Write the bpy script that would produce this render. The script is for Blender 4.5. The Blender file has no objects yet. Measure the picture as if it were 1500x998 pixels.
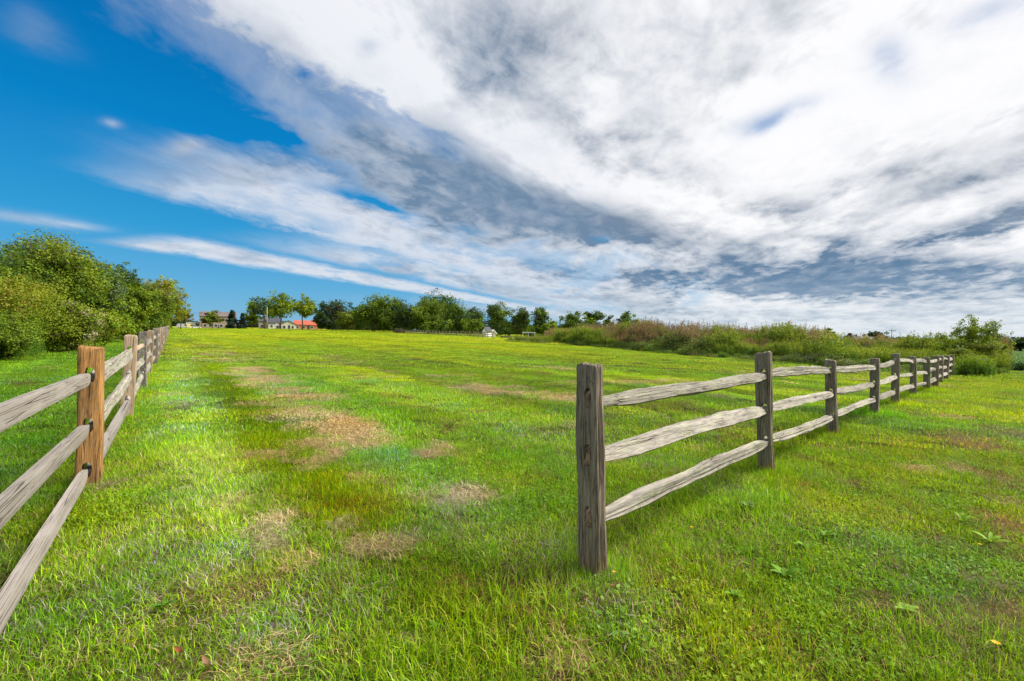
import bpy, bmesh, math, random
import numpy as np
from mathutils import Vector, Matrix, Quaternion, noise as mnoise
D = bpy.data
SC = bpy.context.scene
COL = SC.collection
PI = math.pi
rad = math.radians

# ------------------------------------------------------------------ camera
F = 667.0                      # focal length in pixels of the 1500 px wide picture
CX, CY = 750.0, 499.0
EYE = Vector((0, 0, 1.58))
pitch, roll = rad(-1.07), rad(1.2)
fw = Vector((0, math.cos(pitch), math.sin(pitch)))
rt0 = Vector((1, 0, 0))
up0 = rt0.cross(fw)
rt = rt0 * math.cos(roll) + up0 * math.sin(roll)
up = rt.cross(fw)
cam_d = D.cameras.new('camera')
cam = D.objects.new('camera', cam_d)
COL.objects.link(cam)
m3 = Matrix((rt, up, -fw)).transposed()
cam.matrix_world = Matrix.Translation(EYE) @ m3.to_4x4()
cam_d.sensor_width = 36
cam_d.lens = 36 * F / 1500
cam_d.clip_start = 0.05
cam_d.clip_end = 9000
SC.camera = cam

# ------------------------------------------------------------------ light and exposure
SUN_EL, SUN_AZ = rad(44), rad(80)      # azimuth measured from +Y towards +X
SC.view_settings.view_transform = 'Standard'
SC.view_settings.look = 'None'
SC.view_settings.exposure = 1.42
SC.view_settings.gamma = 1
sun_d = D.lights.new('sun', 'SUN')
sun_d.energy = 3.3
sun_d.angle = rad(38)
sun_d.color = (1.0, 0.95, 0.86)
sun = D.objects.new('sun', sun_d)
COL.objects.link(sun)
sdir = Vector((math.sin(SUN_AZ) * math.cos(SUN_EL), math.cos(SUN_AZ) * math.cos(SUN_EL), math.sin(SUN_EL)))
sun.rotation_euler = sdir.to_track_quat('Z', 'Y').to_euler()
sun.location = (30, 10, 40)

# ------------------------------------------------------------------ node helper
class NG:
    def __init__(s, nt):
        s.nt = nt; s.n = nt.nodes; s.l = nt.links
    def node(s, t, **kw):
        n = s.n.new(t)
        for k, v in kw.items(): setattr(n, k, v)
        return n
    def put(s, sock, v):
        if v is None: return
        if isinstance(v, bpy.types.NodeSocket): s.l.new(v, sock)
        else:
            try: sock.default_value = v
            except Exception:
                sock.default_value = (v[0], v[1], v[2], 1) if len(v) == 3 else v
    def math(s, op, a, b=None, c=None, clamp=False):
        n = s.node('ShaderNodeMath', operation=op); n.use_clamp = clamp
        s.put(n.inputs[0], a); s.put(n.inputs[1], b); s.put(n.inputs[2], c)
        return n.outputs[0]
    def mix(s, f, a, b, mode='MIX'):
        n = s.node('ShaderNodeMix', data_type='RGBA', blend_type=mode)
        s.put(n.inputs[0], f); s.put(n.inputs[6], a); s.put(n.inputs[7], b)
        return n.outputs[2]
    def comb(s, x, y, z):
        n = s.node('ShaderNodeCombineXYZ')
        s.put(n.inputs[0], x); s.put(n.inputs[1], y); s.put(n.inputs[2], z)
        return n.outputs[0]
    def noise(s, vec, scale, detail=4, rough=0.55, dist=0.0, out=0):
        n = s.node('ShaderNodeTexNoise')
        s.put(n.inputs['Vector'], vec); n.inputs['Scale'].default_value = scale
        n.inputs['Detail'].default_value = detail; n.inputs['Roughness'].default_value = rough
        n.inputs['Distortion'].default_value = dist
        return n.outputs[out]
    def ramp(s, f, pts, interp='LINEAR'):
        n = s.node('ShaderNodeValToRGB'); cr = n.color_ramp; cr.interpolation = interp
        while len(cr.elements) < len(pts): cr.elements.new(0.5)
        for e, (p, c) in zip(cr.elements, pts):
            e.position = p
            e.color = (c, c, c, 1) if isinstance(c, (int, float)) else (c[0], c[1], c[2], 1)
        s.put(n.inputs[0], f)
        return n.outputs[0]
    def mr(s, v, a, b, c=0.0, d=1.0, smooth=False):
        n = s.node('ShaderNodeMapRange'); n.interpolation_type = 'SMOOTHSTEP' if smooth else 'LINEAR'
        s.put(n.inputs[0], v); s.put(n.inputs[1], a); s.put(n.inputs[2], b); s.put(n.inputs[3], c); s.put(n.inputs[4], d)
        return n.outputs[0]

# ------------------------------------------------------------------ sky
w = D.worlds.new('World'); SC.world = w; w.use_nodes = True
g_ = NG(w.node_tree); g_.n.clear()
def build_sky(s):
    tc = s.node('ShaderNodeTexCoord').outputs['Generated']
    nrm = s.node('ShaderNodeVectorMath', operation='NORMALIZE'); s.put(nrm.inputs[0], tc)
    sep = s.node('ShaderNodeSeparateXYZ'); s.put(sep.inputs[0], nrm.outputs[0])
    dx, dy, dz = sep.outputs
    zc = s.math('MAXIMUM', dz, 0.004)
    sky = s.node('ShaderNodeTexSky', sky_type='NISHITA')
    sky.sun_disc = False; sky.sun_elevation = SUN_EL; sky.sun_rotation = SUN_AZ
    sky.altitude = 200; sky.air_density = 1.0; sky.dust_density = 0.6; sky.ozone_density = 2.2
    hs = s.node('ShaderNodeHueSaturation'); hs.inputs['Saturation'].default_value = 1.5
    hs.inputs['Value'].default_value = 1.0
    s.put(hs.inputs['Color'], sky.outputs[0])
    blue = s.mix(1.0, hs.outputs[0], (0.25, 0.5, 0.55, 1), 'MULTIPLY')
    k = 1 / (0.10 * 2 ** 1.42)
    deep = s.ramp(dz, [(0.0, (0.23, 0.47, 0.73)), (0.06, (0.13, 0.41, 0.71)), (0.17, (0.03, 0.33, 0.66)), (0.33, (0.002, 0.225, 0.57)), (0.62, (0.0, 0.10, 0.36))])
    deep = s.mix(1.0, deep, (k, k, k, 1), 'MULTIPLY')
    blue = s.mix(0.88, blue, deep)
    # the cloud deck is a level sheet: direction divided by height gives its plan
    ca, sa = math.cos(rad(20.5)), math.sin(rad(20.5))
    def plan(off):
        z = s.math('ADD', zc, off)
        X = s.math('DIVIDE', dx, z); Y = s.math('DIVIDE', dy, z)
        u = s.math('ADD', s.math('MULTIPLY', X, sa), s.math('MULTIPLY', Y, ca))
        v = s.math('SUBTRACT', s.math('MULTIPLY', X, ca), s.math('MULTIPLY', Y, sa))
        return u, v
    u, v = plan(0.0)
    un, vn = plan(0.035)
    def nz(su, sv, seed, sc=1.0, det=6, rough=0.58, dist=0.3):
        vec = s.comb(s.math('MULTIPLY', un, su), s.math('MULTIPLY', vn, sv), seed)
        return s.noise(vec, sc, det, rough, dist)
    up_, vp_ = plan(0.16)
    def np_(su, sv, seed, det=6, rough=0.6, dist=0.4):
        return s.noise(s.comb(s.math('MULTIPLY', up_, su), s.math('MULTIPLY', vp_, sv), seed), 1.0, det, rough, dist)
    c0 = lambda n, k: s.math('MULTIPLY', s.math('SUBTRACT', n, 0.5), k)
    n1 = nz(0.35, 0.8, 3.1, 1.0, 5)
    na = np_(2.0, 2.6, 7.7, 7, 0.62, 0.5); nb = nz(1.3, 2.6, 7.7, 1.0, 6, 0.60, 0.4)
    n2 = s.math('ADD', s.math('MULTIPLY', na, 0.62), s.math('MULTIPLY', nb, 0.38))
    n2 = s.math('MULTIPLY_ADD', s.math('SUBTRACT', n2, 0.5), 1.3, 0.5)
    n3 = np_(7.0, 9.0, 1.3, 5, 0.6, 0.3)
    n4 = np_(1.1, 1.7, 15.3, 8, 0.60, 0.6)
    fine = s.math('ADD', s.math('ADD', c0(n2, 0.9), c0(n3, 0.5)), c0(n1, 0.9))
    # banks of cloud in parallel streets
    vw = s.math('ADD', v, c0(n2, 0.55))
    vw = s.math('ADD', vw, c0(n3, 0.60))
    def band(lo, hi, soft):
        a = s.mr(vw, lo - soft, lo + soft, 0, 1, True)
        b = s.mr(vw, hi - soft, hi + soft, 1, 0, True)
        return s.math('MULTIPLY', a, b)
    def gauss(px, py, rx, ry, ang, wob=0.5):
        """a soft patch round one compass bearing and height of the sky"""
        d = rayd(px, py)
        d0 = d / d[1]
        iy = s.math('MAXIMUM', dy, 0.05)
        tx = s.math('SUBTRACT', s.math('DIVIDE', dx, iy), d0[0])
        tz = s.math('SUBTRACT', s.math('DIVIDE', dz, iy), d0[2])
        c, n = math.cos(rad(ang)), math.sin(rad(ang))
        a = s.math('DIVIDE', s.math('SUBTRACT', s.math('MULTIPLY', tx, c), s.math('MULTIPLY', tz, n)), rx / F)
        b = s.math('DIVIDE', s.math('ADD', s.math('MULTIPLY', tx, n), s.math('MULTIPLY', tz, c)), ry / F)
        a = s.math('ADD', a, c0(n2, 3.2 * wob)); b = s.math('ADD', b, c0(n4, 3.5 * wob)); b = s.math('ADD', b, c0(n3, 1.8 * wob))
        r2 = s.math('ADD', s.math('MULTIPLY', a, a), s.math('MULTIPLY', b, b))
        gs = s.math('EXPONENT', s.math('MULTIPLY', r2, -1.0))
        gs = s.math('MINIMUM', gs, 1.0)
        gs = s.math('MULTIPLY', gs, s.mr(n3, 0.3, 0.6, 0.6, 1.1))
        return s.math('MULTIPLY', gs, s.math('GREATER_THAN', dy, 0.05))
    def addm(lst):
        o = None
        for (p, k) in lst:
            t = s.math('MULTIPLY', gauss(*p), k)
            o = t if o is None else s.math('ADD', o, t)
        return o
    uc = s.math('MINIMUM', s.math('MAXIMUM', u, 0.6), 7.5)
    edge = s.math('MULTIPLY_ADD', uc, 0.28, -1.73)           # where the sunlit sheet begins
    wv = s.math('SUBTRACT', vw, edge)
    wv = s.math('DIVIDE', wv, s.mr(u, 2.0, 9.0, 1.0, 3.2))
    main = s.mr(wv, -0.14, 0.10, 0, 1, True)
    skirt = s.math('MULTIPLY', s.math('MULTIPLY', s.mr(s.math('ADD', vw, s.math('MULTIPLY_ADD', s.math('MINIMUM', u, 3.0), 0.35, 1.29)), -0.16, 0.24, 0, 1, True), s.mr(n4, 0.36, 0.52, 0.60, 1.0, True)), s.mr(u, 0.9, 2.2, 0.62, 1.0, True))
    skirt = s.math('MULTIPLY', skirt, s.mr(u, 0.35, 0.95, 0.0, 1.0, True))
    haze = s.math('MULTIPLY', s.math('MULTIPLY', band(-3.1, -2.05, 0.22), s.mr(u, 1.5, 2.6, 0.0, 0.95, True)), s.mr(n2, 0.34, 0.56, 0.45, 1.0, True))
    st1 = s.math('MULTIPLY', band(-3.72, -2.75, 0.26), s.mr(u, 1.55, 2.6, 0.0, 0.92, True))
    st1 = s.math('MULTIPLY', st1, s.mr(n2, 0.34, 0.58, 0.6, 1.0, True))
    st1b = s.math('MULTIPLY', s.math('MULTIPLY', band(-4.9, -3.3, 0.4), s.mr(u, 3.2, 5.5, 0.0, 0.9, True)), s.mr(n2, 0.36, 0.55, 0.5, 1.0, True))
    st2 = s.math('MULTIPLY', s.math('MULTIPLY', band(-6.7, -5.35, 0.36), s.mr(u, 3.2, 3.9, 0.0, 0.95, True)), s.mr(n3, 0.30, 0.55, 0.62, 1.0, True))
    skirt = s.math('MAXIMUM', skirt, haze)
    far = s.mr(u, 9.0, 20.0, 0.0, 1.0, True)
    far = s.math('MULTIPLY', s.math('MULTIPLY', far, s.mr(v, -15.0, -5.0, 0.0, 0.85, True)), s.mr(n4, 0.35, 0.6, 0.25, 1.0, True))
    cov = main
    for t in (skirt, st1, st1b, st2, far):
        cov = s.math('MAXIMUM', cov, t)
    wisps = addm([((50, 40, 45, 22, 30, 1.0), 0.30), ((165, 180, 14, 6, 10, 0.8), 0.5), ((275, 210, 30, 12, -5, 0.8), 0.7),
                  ((40, 320, 60, 8, 6, 0.4), 0.55), ((105, 330, 40, 5, 6, 0.4), 0.55), ((330, 235, 120, 26, 8, 0.9), 0.30)])
    cov = s.math('ADD', cov, wisps, clamp=True)
    holes = addm([((1303, 95, 30, 34, 0, 0.7), 0.42), ((1130, 172, 60, 12, -20, 0.9), 0.42), ((1112, 190, 26, 10, -30, 0.5), 0.35),
                  ((442, 106, 16, 8, 25, 0.12), 0.55), ((395, 70, 10, 5, 20, 0.1), 0.3), ((345, 190, 60, 12, 10, 0.9), 0.55),
                  ((415, 200, 26, 10, 15, 0.9), 0.5), ((520, 290, 60, 10, 15, 1.0), 0.7), ((680, 335, 22, 8, 15, 1.0), 0.4),
                  ((1460, 20, 60, 18, -20, 0.8), 0.35), ((885, 350, 14, 5, 0, 0.6), 0.5), ((540, 72, 18, 14, 0, 0.8), 0.25)])
    cov = s.math('SUBTRACT', cov, holes, clamp=True)
    # thickness of the cloud: thick parts are grey from below
    g0 = s.mr(n4, 0.44, 0.68, 0.0, 0.50, True)
    g1 = s.math('MULTIPLY', s.math('MULTIPLY', s.mr(vw, -2.6, -1.95, 0, 1, True), s.mr(wv, -0.2, 0.30, 1, 0, True)), s.math('MULTIPLY', s.mr(u, 0.9, 3.0, 0.34, 0.72), s.mr(u, 3.4, 6.0, 1.0, 0.15, True)))
    g2 = s.mr(n2, 0.46, 0.70, 0.0, 0.30, True)
    g2 = s.math('ADD', g2, s.mr(n3, 0.45, 0.7, 0.0, 0.15))
    gl = addm([((820, 50, 190, 60, 12, 0.4), 0.34), ((935, 205, 75, 55, 15, 0.6), 0.42), ((1010, 265, 60, 22, 5, 0.6), 0.32),
               ((1135, 302, 50, 18, 5, 0.6), 0.5), ((1300, 398, 260, 24, -1, 0.45), 1.15), ((1080, 418, 170, 16, 3, 0.8), 0.7),
               ((860, 322, 80, 24, 12, 0.9), 0.6), ((940, 345, 70, 18, 14, 0.9), 0.5), ((690, 255, 90, 28, 26, 0.5), 0.45), ((1222, 356, 42, 12, 4, 0.7), 0.75), ((1430, 335, 120, 15, -12, 0.7), 0.85),
               ((1290, 250, 120, 12, -20, 0.8), 0.34), ((1490, 305, 50, 18, -12, 0.6), 0.8), ((1435, 260, 26, 8, 0, 0.6), 0.4),
               ((1300, 428, 200, 14, 0, 0.6), 0.6), ((1100, 460, 300, 7, 1, 0.6), 0.3), ((1380, 455, 150, 8, 1, 0.6), 0.4), ((700, 90, 60, 40, 20, 0.7), 0.18)])
    grey = s.math('ADD', s.math('ADD', g0, g2), g1)
    brt = addm([((560, 110, 120, 50, 38, 0.4), 0.5), ((790, 250, 80, 45, 38, 0.4), 0.55), ((1250, 180, 150, 80, -20, 0.3), 0.5), ((1420, 130, 120, 90, 0, 0.3), 0.4)])
    grey = s.math('ADD', s.math('SUBTRACT', grey, brt, clamp=True), gl, clamp=True)
    grey = s.math('SUBTRACT', grey, s.math('MULTIPLY', s.math('MAXIMUM', st1, st2), 0.25), clamp=True)
    grey = s.math('ADD', s.math('MULTIPLY', grey, s.mr(n3, 0.25, 0.75, 0.85, 1.03)), s.math('ADD', c0(n2, 0.36), c0(n3, 0.30)), clamp=True)
    warm = s.mix(s.mr(v, -2.2, 0.0), (0.72, 0.76, 0.84, 1), (0.97, 0.97, 0.99, 1))
    low = s.mr(dz, 0.02, 0.30, 1.0, 0.0, True)
    dark = s.mix(low, (0.185, 0.25, 0.345, 1), (0.05, 0.175, 0.34, 1))
    dark = s.mix(s.mr(v, -1.2, -0.2, 1, 0, True), dark, (0.135, 0.235, 0.37, 1))
    ccol = s.mix(s.math('MULTIPLY', grey, 0.97), warm, dark)
    ccol = s.mix(s.mr(dz, 0.0, 0.14, 0.60, 0.0, True), ccol, (0.62, 0.71, 0.78, 1))
    cov = s.math('MULTIPLY', cov, s.mr(dz, -0.01, 0.01, 0, 1))
    b1 = s.node('ShaderNodeBackground'); s.put(b1.inputs[0], blue); b1.inputs[1].default_value = 0.10
    b2 = s.node('ShaderNodeBackground'); s.put(b2.inputs[0], ccol); b2.inputs[1].default_value = 0.38
    mx = s.node('ShaderNodeMixShader'); s.put(mx.inputs[0], cov)
    s.l.new(b1.outputs[0], mx.inputs[1]); s.l.new(b2.outputs[0], mx.inputs[2])
    o = s.node('ShaderNodeOutputWorld'); s.l.new(mx.outputs[0], o.inputs[0])

def rayd(px, py):
    c = np.array([(px - CX) / F, -(py - CY) / F, -1.0])
    M = np.array([[rt[i], up[i], -fw[i]] for i in range(3)])
    return M @ c
build_sky(g_)

# ------------------------------------------------------------------ numeric helpers
def _hash(ix, iy, seed):
    h = (ix * 374761393 + iy * 668265263 + seed * 1442695040) & 0xFFFFFFFF
    h = ((h ^ (h >> 13)) * 1274126177) & 0xFFFFFFFF
    return ((h ^ (h >> 16)) & 0xFFFF) / 65535.0
def vnoise(x, y, seed=0):
    x = np.asarray(x, float); y = np.asarray(y, float)
    ix = np.floor(x).astype(np.int64); iy = np.floor(y).astype(np.int64)
    fx = x - ix; fy = y - iy
    fx = fx * fx * (3 - 2 * fx); fy = fy * fy * (3 - 2 * fy)
    a = _hash(ix, iy, seed); b = _hash(ix + 1, iy, seed); c = _hash(ix, iy + 1, seed); d = _hash(ix + 1, iy + 1, seed)
    return (a * (1 - fx) + b * fx) * (1 - fy) + (c * (1 - fx) + d * fx) * fy
def fbm(x, y, seed=0, octv=4):
    s = 0; a = 0.5; t = 0
    for k in range(octv):
        s = s + a * vnoise(x * 2 ** k, y * 2 ** k, seed + k * 17); t += a; a *= 0.55
    return s / t
def sstep(x, a, b):
    t = np.clip((x - a) / (b - a), 0, 1)
    return t * t * (3 - 2 * t)
Minv = np.linalg.inv(np.array([[rt[i], up[i], -fw[i]] for i in range(3)]))
def project(x, y, z):
    p = np.stack([np.asarray(x, float), np.asarray(y, float), np.asarray(z, float) - EYE.z])
    c = np.tensordot(Minv, p, 1)
    dpt = np.maximum(-c[2], 0.05)
    return CX + F * c[0] / dpt, CY - F * c[1] / dpt
AX = [700, 780, 850, 950, 1050, 1150, 1200, 1300, 1392, 1440, 1500, 1700]      # bearing, by picture column
def bearing(x, y):
    return CX + F * np.asarray(x, float) / np.maximum(np.asarray(y, float), 0.1)
MB0 = [100, 88, 58, 41, 33, 28.5, 26, 23, 21.0, 21.0, 22, 24]       # where the mound begins
MHC = [0, 0.1, 0.8, 1.15, 0.85, 0.6, 0.4, 0.08, 0.0, 0, 0, 0]        # crest height
def ground_z(x, y):
    x = np.asarray(x, float); y = np.asarray(y, float)
    b = bearing(x, y)
    d = np.maximum(y, 0)
    z = 0.03 * (fbm(x * 0.35, y * 0.35, 5, 3) - 0.5) * sstep(d, 1.5, 8)
    z = z + 0.55 * sstep(d, 110, 240) * sstep(b, 280, 420) * (1 - sstep(b, 560, 660))
    z = z - 1.9 * sstep(d, 26, 170) * sstep(b, 1330, 1430) - 1.9 * sstep(d, 70, 160) * sstep(b, 1000, 1150) * (1 - sstep(b, 1330, 1430))
    return z
def mound_z(x, y):
    b = bearing(x, y)
    d0 = np.interp(b, AX, MB0); hc = np.interp(b, AX, MHC)
    t = sstep(y, d0, d0 + 9) * (1 - 0.8 * sstep(y, d0 + 20, d0 + 42))
    return hc * t * (0.85 + 0.3 * fbm(np.asarray(x) * 0.15, np.asarray(y) * 0.15, 9, 3))
def gp(px, py, z=0.0):
    d = rayd(px, py); t = (z - EYE.z) / d[2]
    return Vector((d[0] * t, d[1] * t, z))
def at(px, Y, z=0.0):
    """ground point at depth Y whose bearing is picture column px (taken near the horizon)"""
    d = rayd(px, 486.5 + (px - 750) * 0.0209)
    return Vector((d[0] / d[1] * Y, Y, z))
def hz(px, py, Y):
    """height above datum of something seen at picture row py, depth Y"""
    d = rayd(px, py); return EYE.z + d[2] / d[1] * Y
def gz(x, y): return float(ground_z(np.array([x]), np.array([y]))[0])

# ------------------------------------------------------------------ object helpers
def tag(o, label=None, cat=None, group=None, kind=None):
    if label: o['label'] = label
    if cat: o['category'] = cat
    if group: o['group'] = group
    if kind: o['kind'] = kind
    return o
def thing(name, label, cat, loc=(0, 0, 0), rz=0.0, group=None):
    o = D.objects.new(name, None); COL.objects.link(o)
    o.location = loc; o.rotation_euler = (0, 0, rz); o.empty_display_size = 0.2
    return tag(o, label, cat, group)
def obj(name, me, mat=None, parent=None, link=True):
    o = D.objects.new(name, me)
    if link: COL.objects.link(o)
    if mat and not me.materials: me.materials.append(mat)
    if parent: o.parent = parent
    return o
def fastmesh(name, V, Q, col=None, smooth=False, per=4):
    V = np.asarray(V, np.float32).reshape(-1, 3); Q = np.asarray(Q, np.int32).reshape(-1, per)
    me = D.meshes.new(name)
    me.vertices.add(len(V)); me.vertices.foreach_set('co', V.ravel())
    me.loops.add(Q.size); me.loops.foreach_set('vertex_index', Q.ravel())
    me.polygons.add(len(Q))
    me.polygons.foreach_set('loop_start', np.arange(0, Q.size, per, dtype=np.int32))
    try: me.polygons.foreach_set('loop_total', np.full(len(Q), per, np.int32))
    except Exception: pass
    if smooth: me.polygons.foreach_set('use_smooth', np.ones(len(Q), bool))
    if col is not None:
        a = me.attributes.new('col', 'FLOAT_COLOR', 'POINT')
        c = np.ones((len(V), 4), np.float32); c[:, :3] = col
        a.data.foreach_set('color', c.ravel())
    me.update(calc_edges=True)
    return me
def ring_mesh(name, rings, smooth=True, cap=True):
    """rings: (R, K, 3) closed loops joined into a tube"""
    R, K, _ = rings.shape
    V = rings.reshape(-1, 3)
    i = np.arange(R - 1)[:, None] * K; k = np.arange(K)[None]; k2 = (k + 1) % K
    Q = np.stack([i + k, i + k2, i + K + k2, i + K + k], -1).reshape(-1, 4)
    bm = bmesh.new()
    vs = [bm.verts.new(v) for v in V]
    for q in Q: bm.faces.new([vs[a] for a in q])
    if cap:
        bm.faces.new([vs[a] for a in range(K)][::-1]); bm.faces.new([vs[(R - 1) * K + a] for a in range(K)])
    bmesh.ops.recalc_face_normals(bm, faces=bm.faces)
    for f in bm.faces: f.smooth = smooth
    me = D.meshes.new(name); bm.to_mesh(me); bm.free()
    return me
def add_tube(bm, pts, rads, n=6):
    rows = []
    for i, p in enumerate(pts):
        p = Vector(p)
        t = (Vector(pts[min(i + 1, len(pts) - 1)]) - Vector(pts[max(i - 1, 0)])).normalized()
        a = t.orthogonal().normalized(); b = t.cross(a)
        rows.append([bm.verts.new(p + (a * math.cos(2 * PI * k / n) + b * math.sin(2 * PI * k / n)) * rads[i]) for k in range(n)])
    for r in range(len(rows) - 1):
        for k in range(n):
            f = bm.faces.new((rows[r][k], rows[r][(k + 1) % n], rows[r + 1][(k + 1) % n], rows[r + 1][k])); f.smooth = True
    bm.faces.new(rows[-1]); bm.faces.new(rows[0][::-1])
def add_box(bm, x0, x1, y0, y1, z0, z1):
    v = [bm.verts.new(p) for p in ((x0, y0, z0), (x1, y0, z0), (x1, y1, z0), (x0, y1, z0), (x0, y0, z1), (x1, y0, z1), (x1, y1, z1), (x0, y1, z1))]
    for f in ((0, 3, 2, 1), (4, 5, 6, 7), (0, 1, 5, 4), (1, 2, 6, 5), (2, 3, 7, 6), (3, 0, 4, 7)):
        bm.faces.new([v[i] for i in f])
def add_poly(bm, pts, dvec):
    """prism: polygon pts extruded by dvec"""
    a = [bm.verts.new(p) for p in pts]; b = [bm.verts.new(Vector(p) + Vector(dvec)) for p in pts]
    bm.faces.new(a[::-1]); bm.faces.new(b)
    for i in range(len(a)):
        j = (i + 1) % len(a); bm.faces.new((a[i], a[j], b[j], b[i]))
def bmobj(name, fn, mat, parent=None):
    bm = bmesh.new(); fn(bm)
    bmesh.ops.recalc_face_normals(bm, faces=bm.faces)
    me = D.meshes.new(name); bm.to_mesh(me); bm.free()
    return obj(name, me, mat, parent)

# ------------------------------------------------------------------ materials
def newmat(name):
    m = D.materials.new(name); m.use_nodes = True
    s = NG(m.node_tree); s.n.clear()
    out = s.node('ShaderNodeOutputMaterial')
    return m, s, out
def bsdf(s, out, col, rough=0.8, spec=0.3, bump=None, bdist=0.01, bstr=0.6):
    p = s.node('ShaderNodeBsdfPrincipled')
    s.put(p.inputs['Base Color'], col); s.put(p.inputs['Roughness'], rough)
    p.inputs['Specular IOR Level'].default_value = spec
    if bump is not None:
        b = s.node('ShaderNodeBump'); b.inputs['Strength'].default_value = bstr; b.inputs['Distance'].default_value = bdist
        s.put(b.inputs['Height'], bump); s.l.new(b.outputs[0], p.inputs['Normal'])
    s.l.new(p.outputs[0], out.inputs[0])
    return p
def foliage_mat(name, transl=0.35, rough=0.55, inst=False, spec=0.25):
    m, s, out = newmat(name)
    a = s.node('ShaderNodeAttribute', attribute_name='col').outputs['Color']
    if inst:
        t = s.node('ShaderNodeAttribute', attribute_name='tint', attribute_type='INSTANCER').outputs['Color']
        a = s.mix(1.0, a, t, 'MULTIPLY')
    p = s.node('ShaderNodeBsdfPrincipled'); s.put(p.inputs['Base Color'], a)
    p.inputs['Roughness'].default_value = rough; p.inputs['Specular IOR Level'].default_value = spec
    tr = s.node('ShaderNodeBsdfTranslucent')
    s.put(tr.inputs[0], s.mix(1.0, a, (1.15, 1.1, 0.6, 1), 'MULTIPLY'))
    mx = s.node('ShaderNodeMixShader'); mx.inputs[0].default_value = transl
    s.l.new(p.outputs[0], mx.inputs[1]); s.l.new(tr.outputs[0], mx.inputs[2]); s.l.new(mx.outputs[0], out.inputs[0])
    return m
M_GRASS = foliage_mat('grass_blades', 0.36, 0.6, True, 0.06)
M_WEED = foliage_mat('weed_leaves', 0.35, 0.6, True, 0.15)
M_LEAF = foliage_mat('tree_leaves', 0.32, 0.6, False, 0.15)
def plain(name, col, rough=0.8, var=0.25, scale=3.0, spec=0.3):
    m, s, out = newmat(name)
    oc = s.node('ShaderNodeTexCoord').outputs['Object']
    n = s.noise(oc, scale, 5)
    c = s.mix(n, [x * (1 - var) for x in col] + [1], [min(1, x * (1 + var)) for x in col] + [1])
    bsdf(s, out, c, rough, spec)
    return m
def wood(name, axis, light, dark, crack=(0.02, 0.016, 0.013), lichen=None, base_tint=None, knots=True, contrast=1.0, lich_amt=0.5):
    """weathered timber: grain runs along local axis 'X' or 'Z'"""
    m, s, out = newmat(name)
    oc = s.node('ShaderNodeTexCoord').outputs['Object']
    rnd = s.node('ShaderNodeObjectInfo').outputs['Random']
    sp = s.node('ShaderNodeSeparateXYZ'); s.put(sp.inputs[0], oc)
    off = s.math('MULTIPLY', rnd, 37.0); off2 = s.math('MULTIPLY', rnd, 411.0)
    def gv(kl, kc):
        if axis == 'X':
            return s.comb(s.math('MULTIPLY_ADD', sp.outputs[0], kl, off), s.math('MULTIPLY_ADD', sp.outputs[1], kc, off2), s.math('MULTIPLY', sp.outputs[2], kc))
        return s.comb(s.math('MULTIPLY', sp.outputs[0], kc), s.math('MULTIPLY', sp.outputs[1], kc), s.math('MULTIPLY_ADD', sp.outputs[2], kl, off))
    big = s.noise(gv(1.5, 8), 1.0, 5, 0.6, 0.5)
    mid = s.noise(gv(4, 60), 1.0, 6, 0.65, 0.3)
    fib = s.noise(gv(9, 230), 1.0, 5, 0.6, 0.2)
    blot = s.noise(gv(9, 14), 1.0, 6, 0.7, 0.6)
    c = s.mix(s.mr(big, 0.3, 0.7), light + (1,), dark + (1,))
    c = s.mix(s.math('MULTIPLY', s.mr(mid, 0.42, 0.66), 0.75 * contrast), c, [x * 0.38 for x in dark] + [1])
    c = s.mix(s.math('MULTIPLY', s.mr(fib, 0.40, 0.70), 0.5 * contrast), c, [min(1, x * 1.45) for x in light] + [1])
    c = s.mix(s.math('MULTIPLY', s.mr(blot, 0.56, 0.70, smooth=True), 0.55 * contrast), c, [x * 0.5 for x in dark] + [1])
    if lichen:
        ln = s.noise(gv(22, 24), 1.0, 7, 0.72, 0.4)
        lp = s.noise(gv(2.2, 6), 1.0, 4, 0.6, 0.4)
        lm = s.math('MULTIPLY', s.mr(ln, 0.50, 0.60, smooth=True), s.mr(lp, 0.42, 0.58, smooth=True))
        c = s.mix(s.math('MULTIPLY', lm, lich_amt), c, lichen + (1,))
    if base_tint:
        bn = s.math('ADD', sp.outputs[2], s.math('MULTIPLY', s.math('SUBTRACT', mid, 0.5), 0.5))
        c = s.mix(s.mr(bn, 0.16, 0.02, 0, 0.6, True), c, base_tint + (1,))
    v = s.node('ShaderNodeTexVoronoi', feature='DISTANCE_TO_EDGE'); s.put(v.inputs['Vector'], gv(0.55, 34)); v.inputs['Scale'].default_value = 1.0
    ck = s.math('MULTIPLY', s.mr(v.outputs[0], 0.0, 0.05, 1.0, 0.0, True), s.mr(big, 0.42, 0.60))
    c = s.mix(s.math('MULTIPLY', ck, 0.85), c, crack + (1,))
    h = s.math('ADD', s.math('MULTIPLY', mid, 0.7), s.math('MULTIPLY', fib, 0.5))
    h = s.math('SUBTRACT', h, s.math('MULTIPLY', ck, 0.9))
    if axis == 'X': c = s.mix(1.0, c, s.mix(s.math('FRACT', s.math('MULTIPLY', rnd, 7.3)), (0.80, 0.79, 0.76, 1), (1.12, 1.10, 1.08, 1)), 'MULTIPLY')
    bsdf(s, out, c, 0.9, 0.15, h, 0.008, 0.9)
    return m
W_DARKPOST = wood('weathered_grey_post', 'Z', (0.29, 0.235, 0.175), (0.13, 0.105, 0.08), lichen=(0.16, 0.18, 0.09), base_tint=(0.30, 0.16, 0.07), lich_amt=0.35, contrast=1.35)
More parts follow.
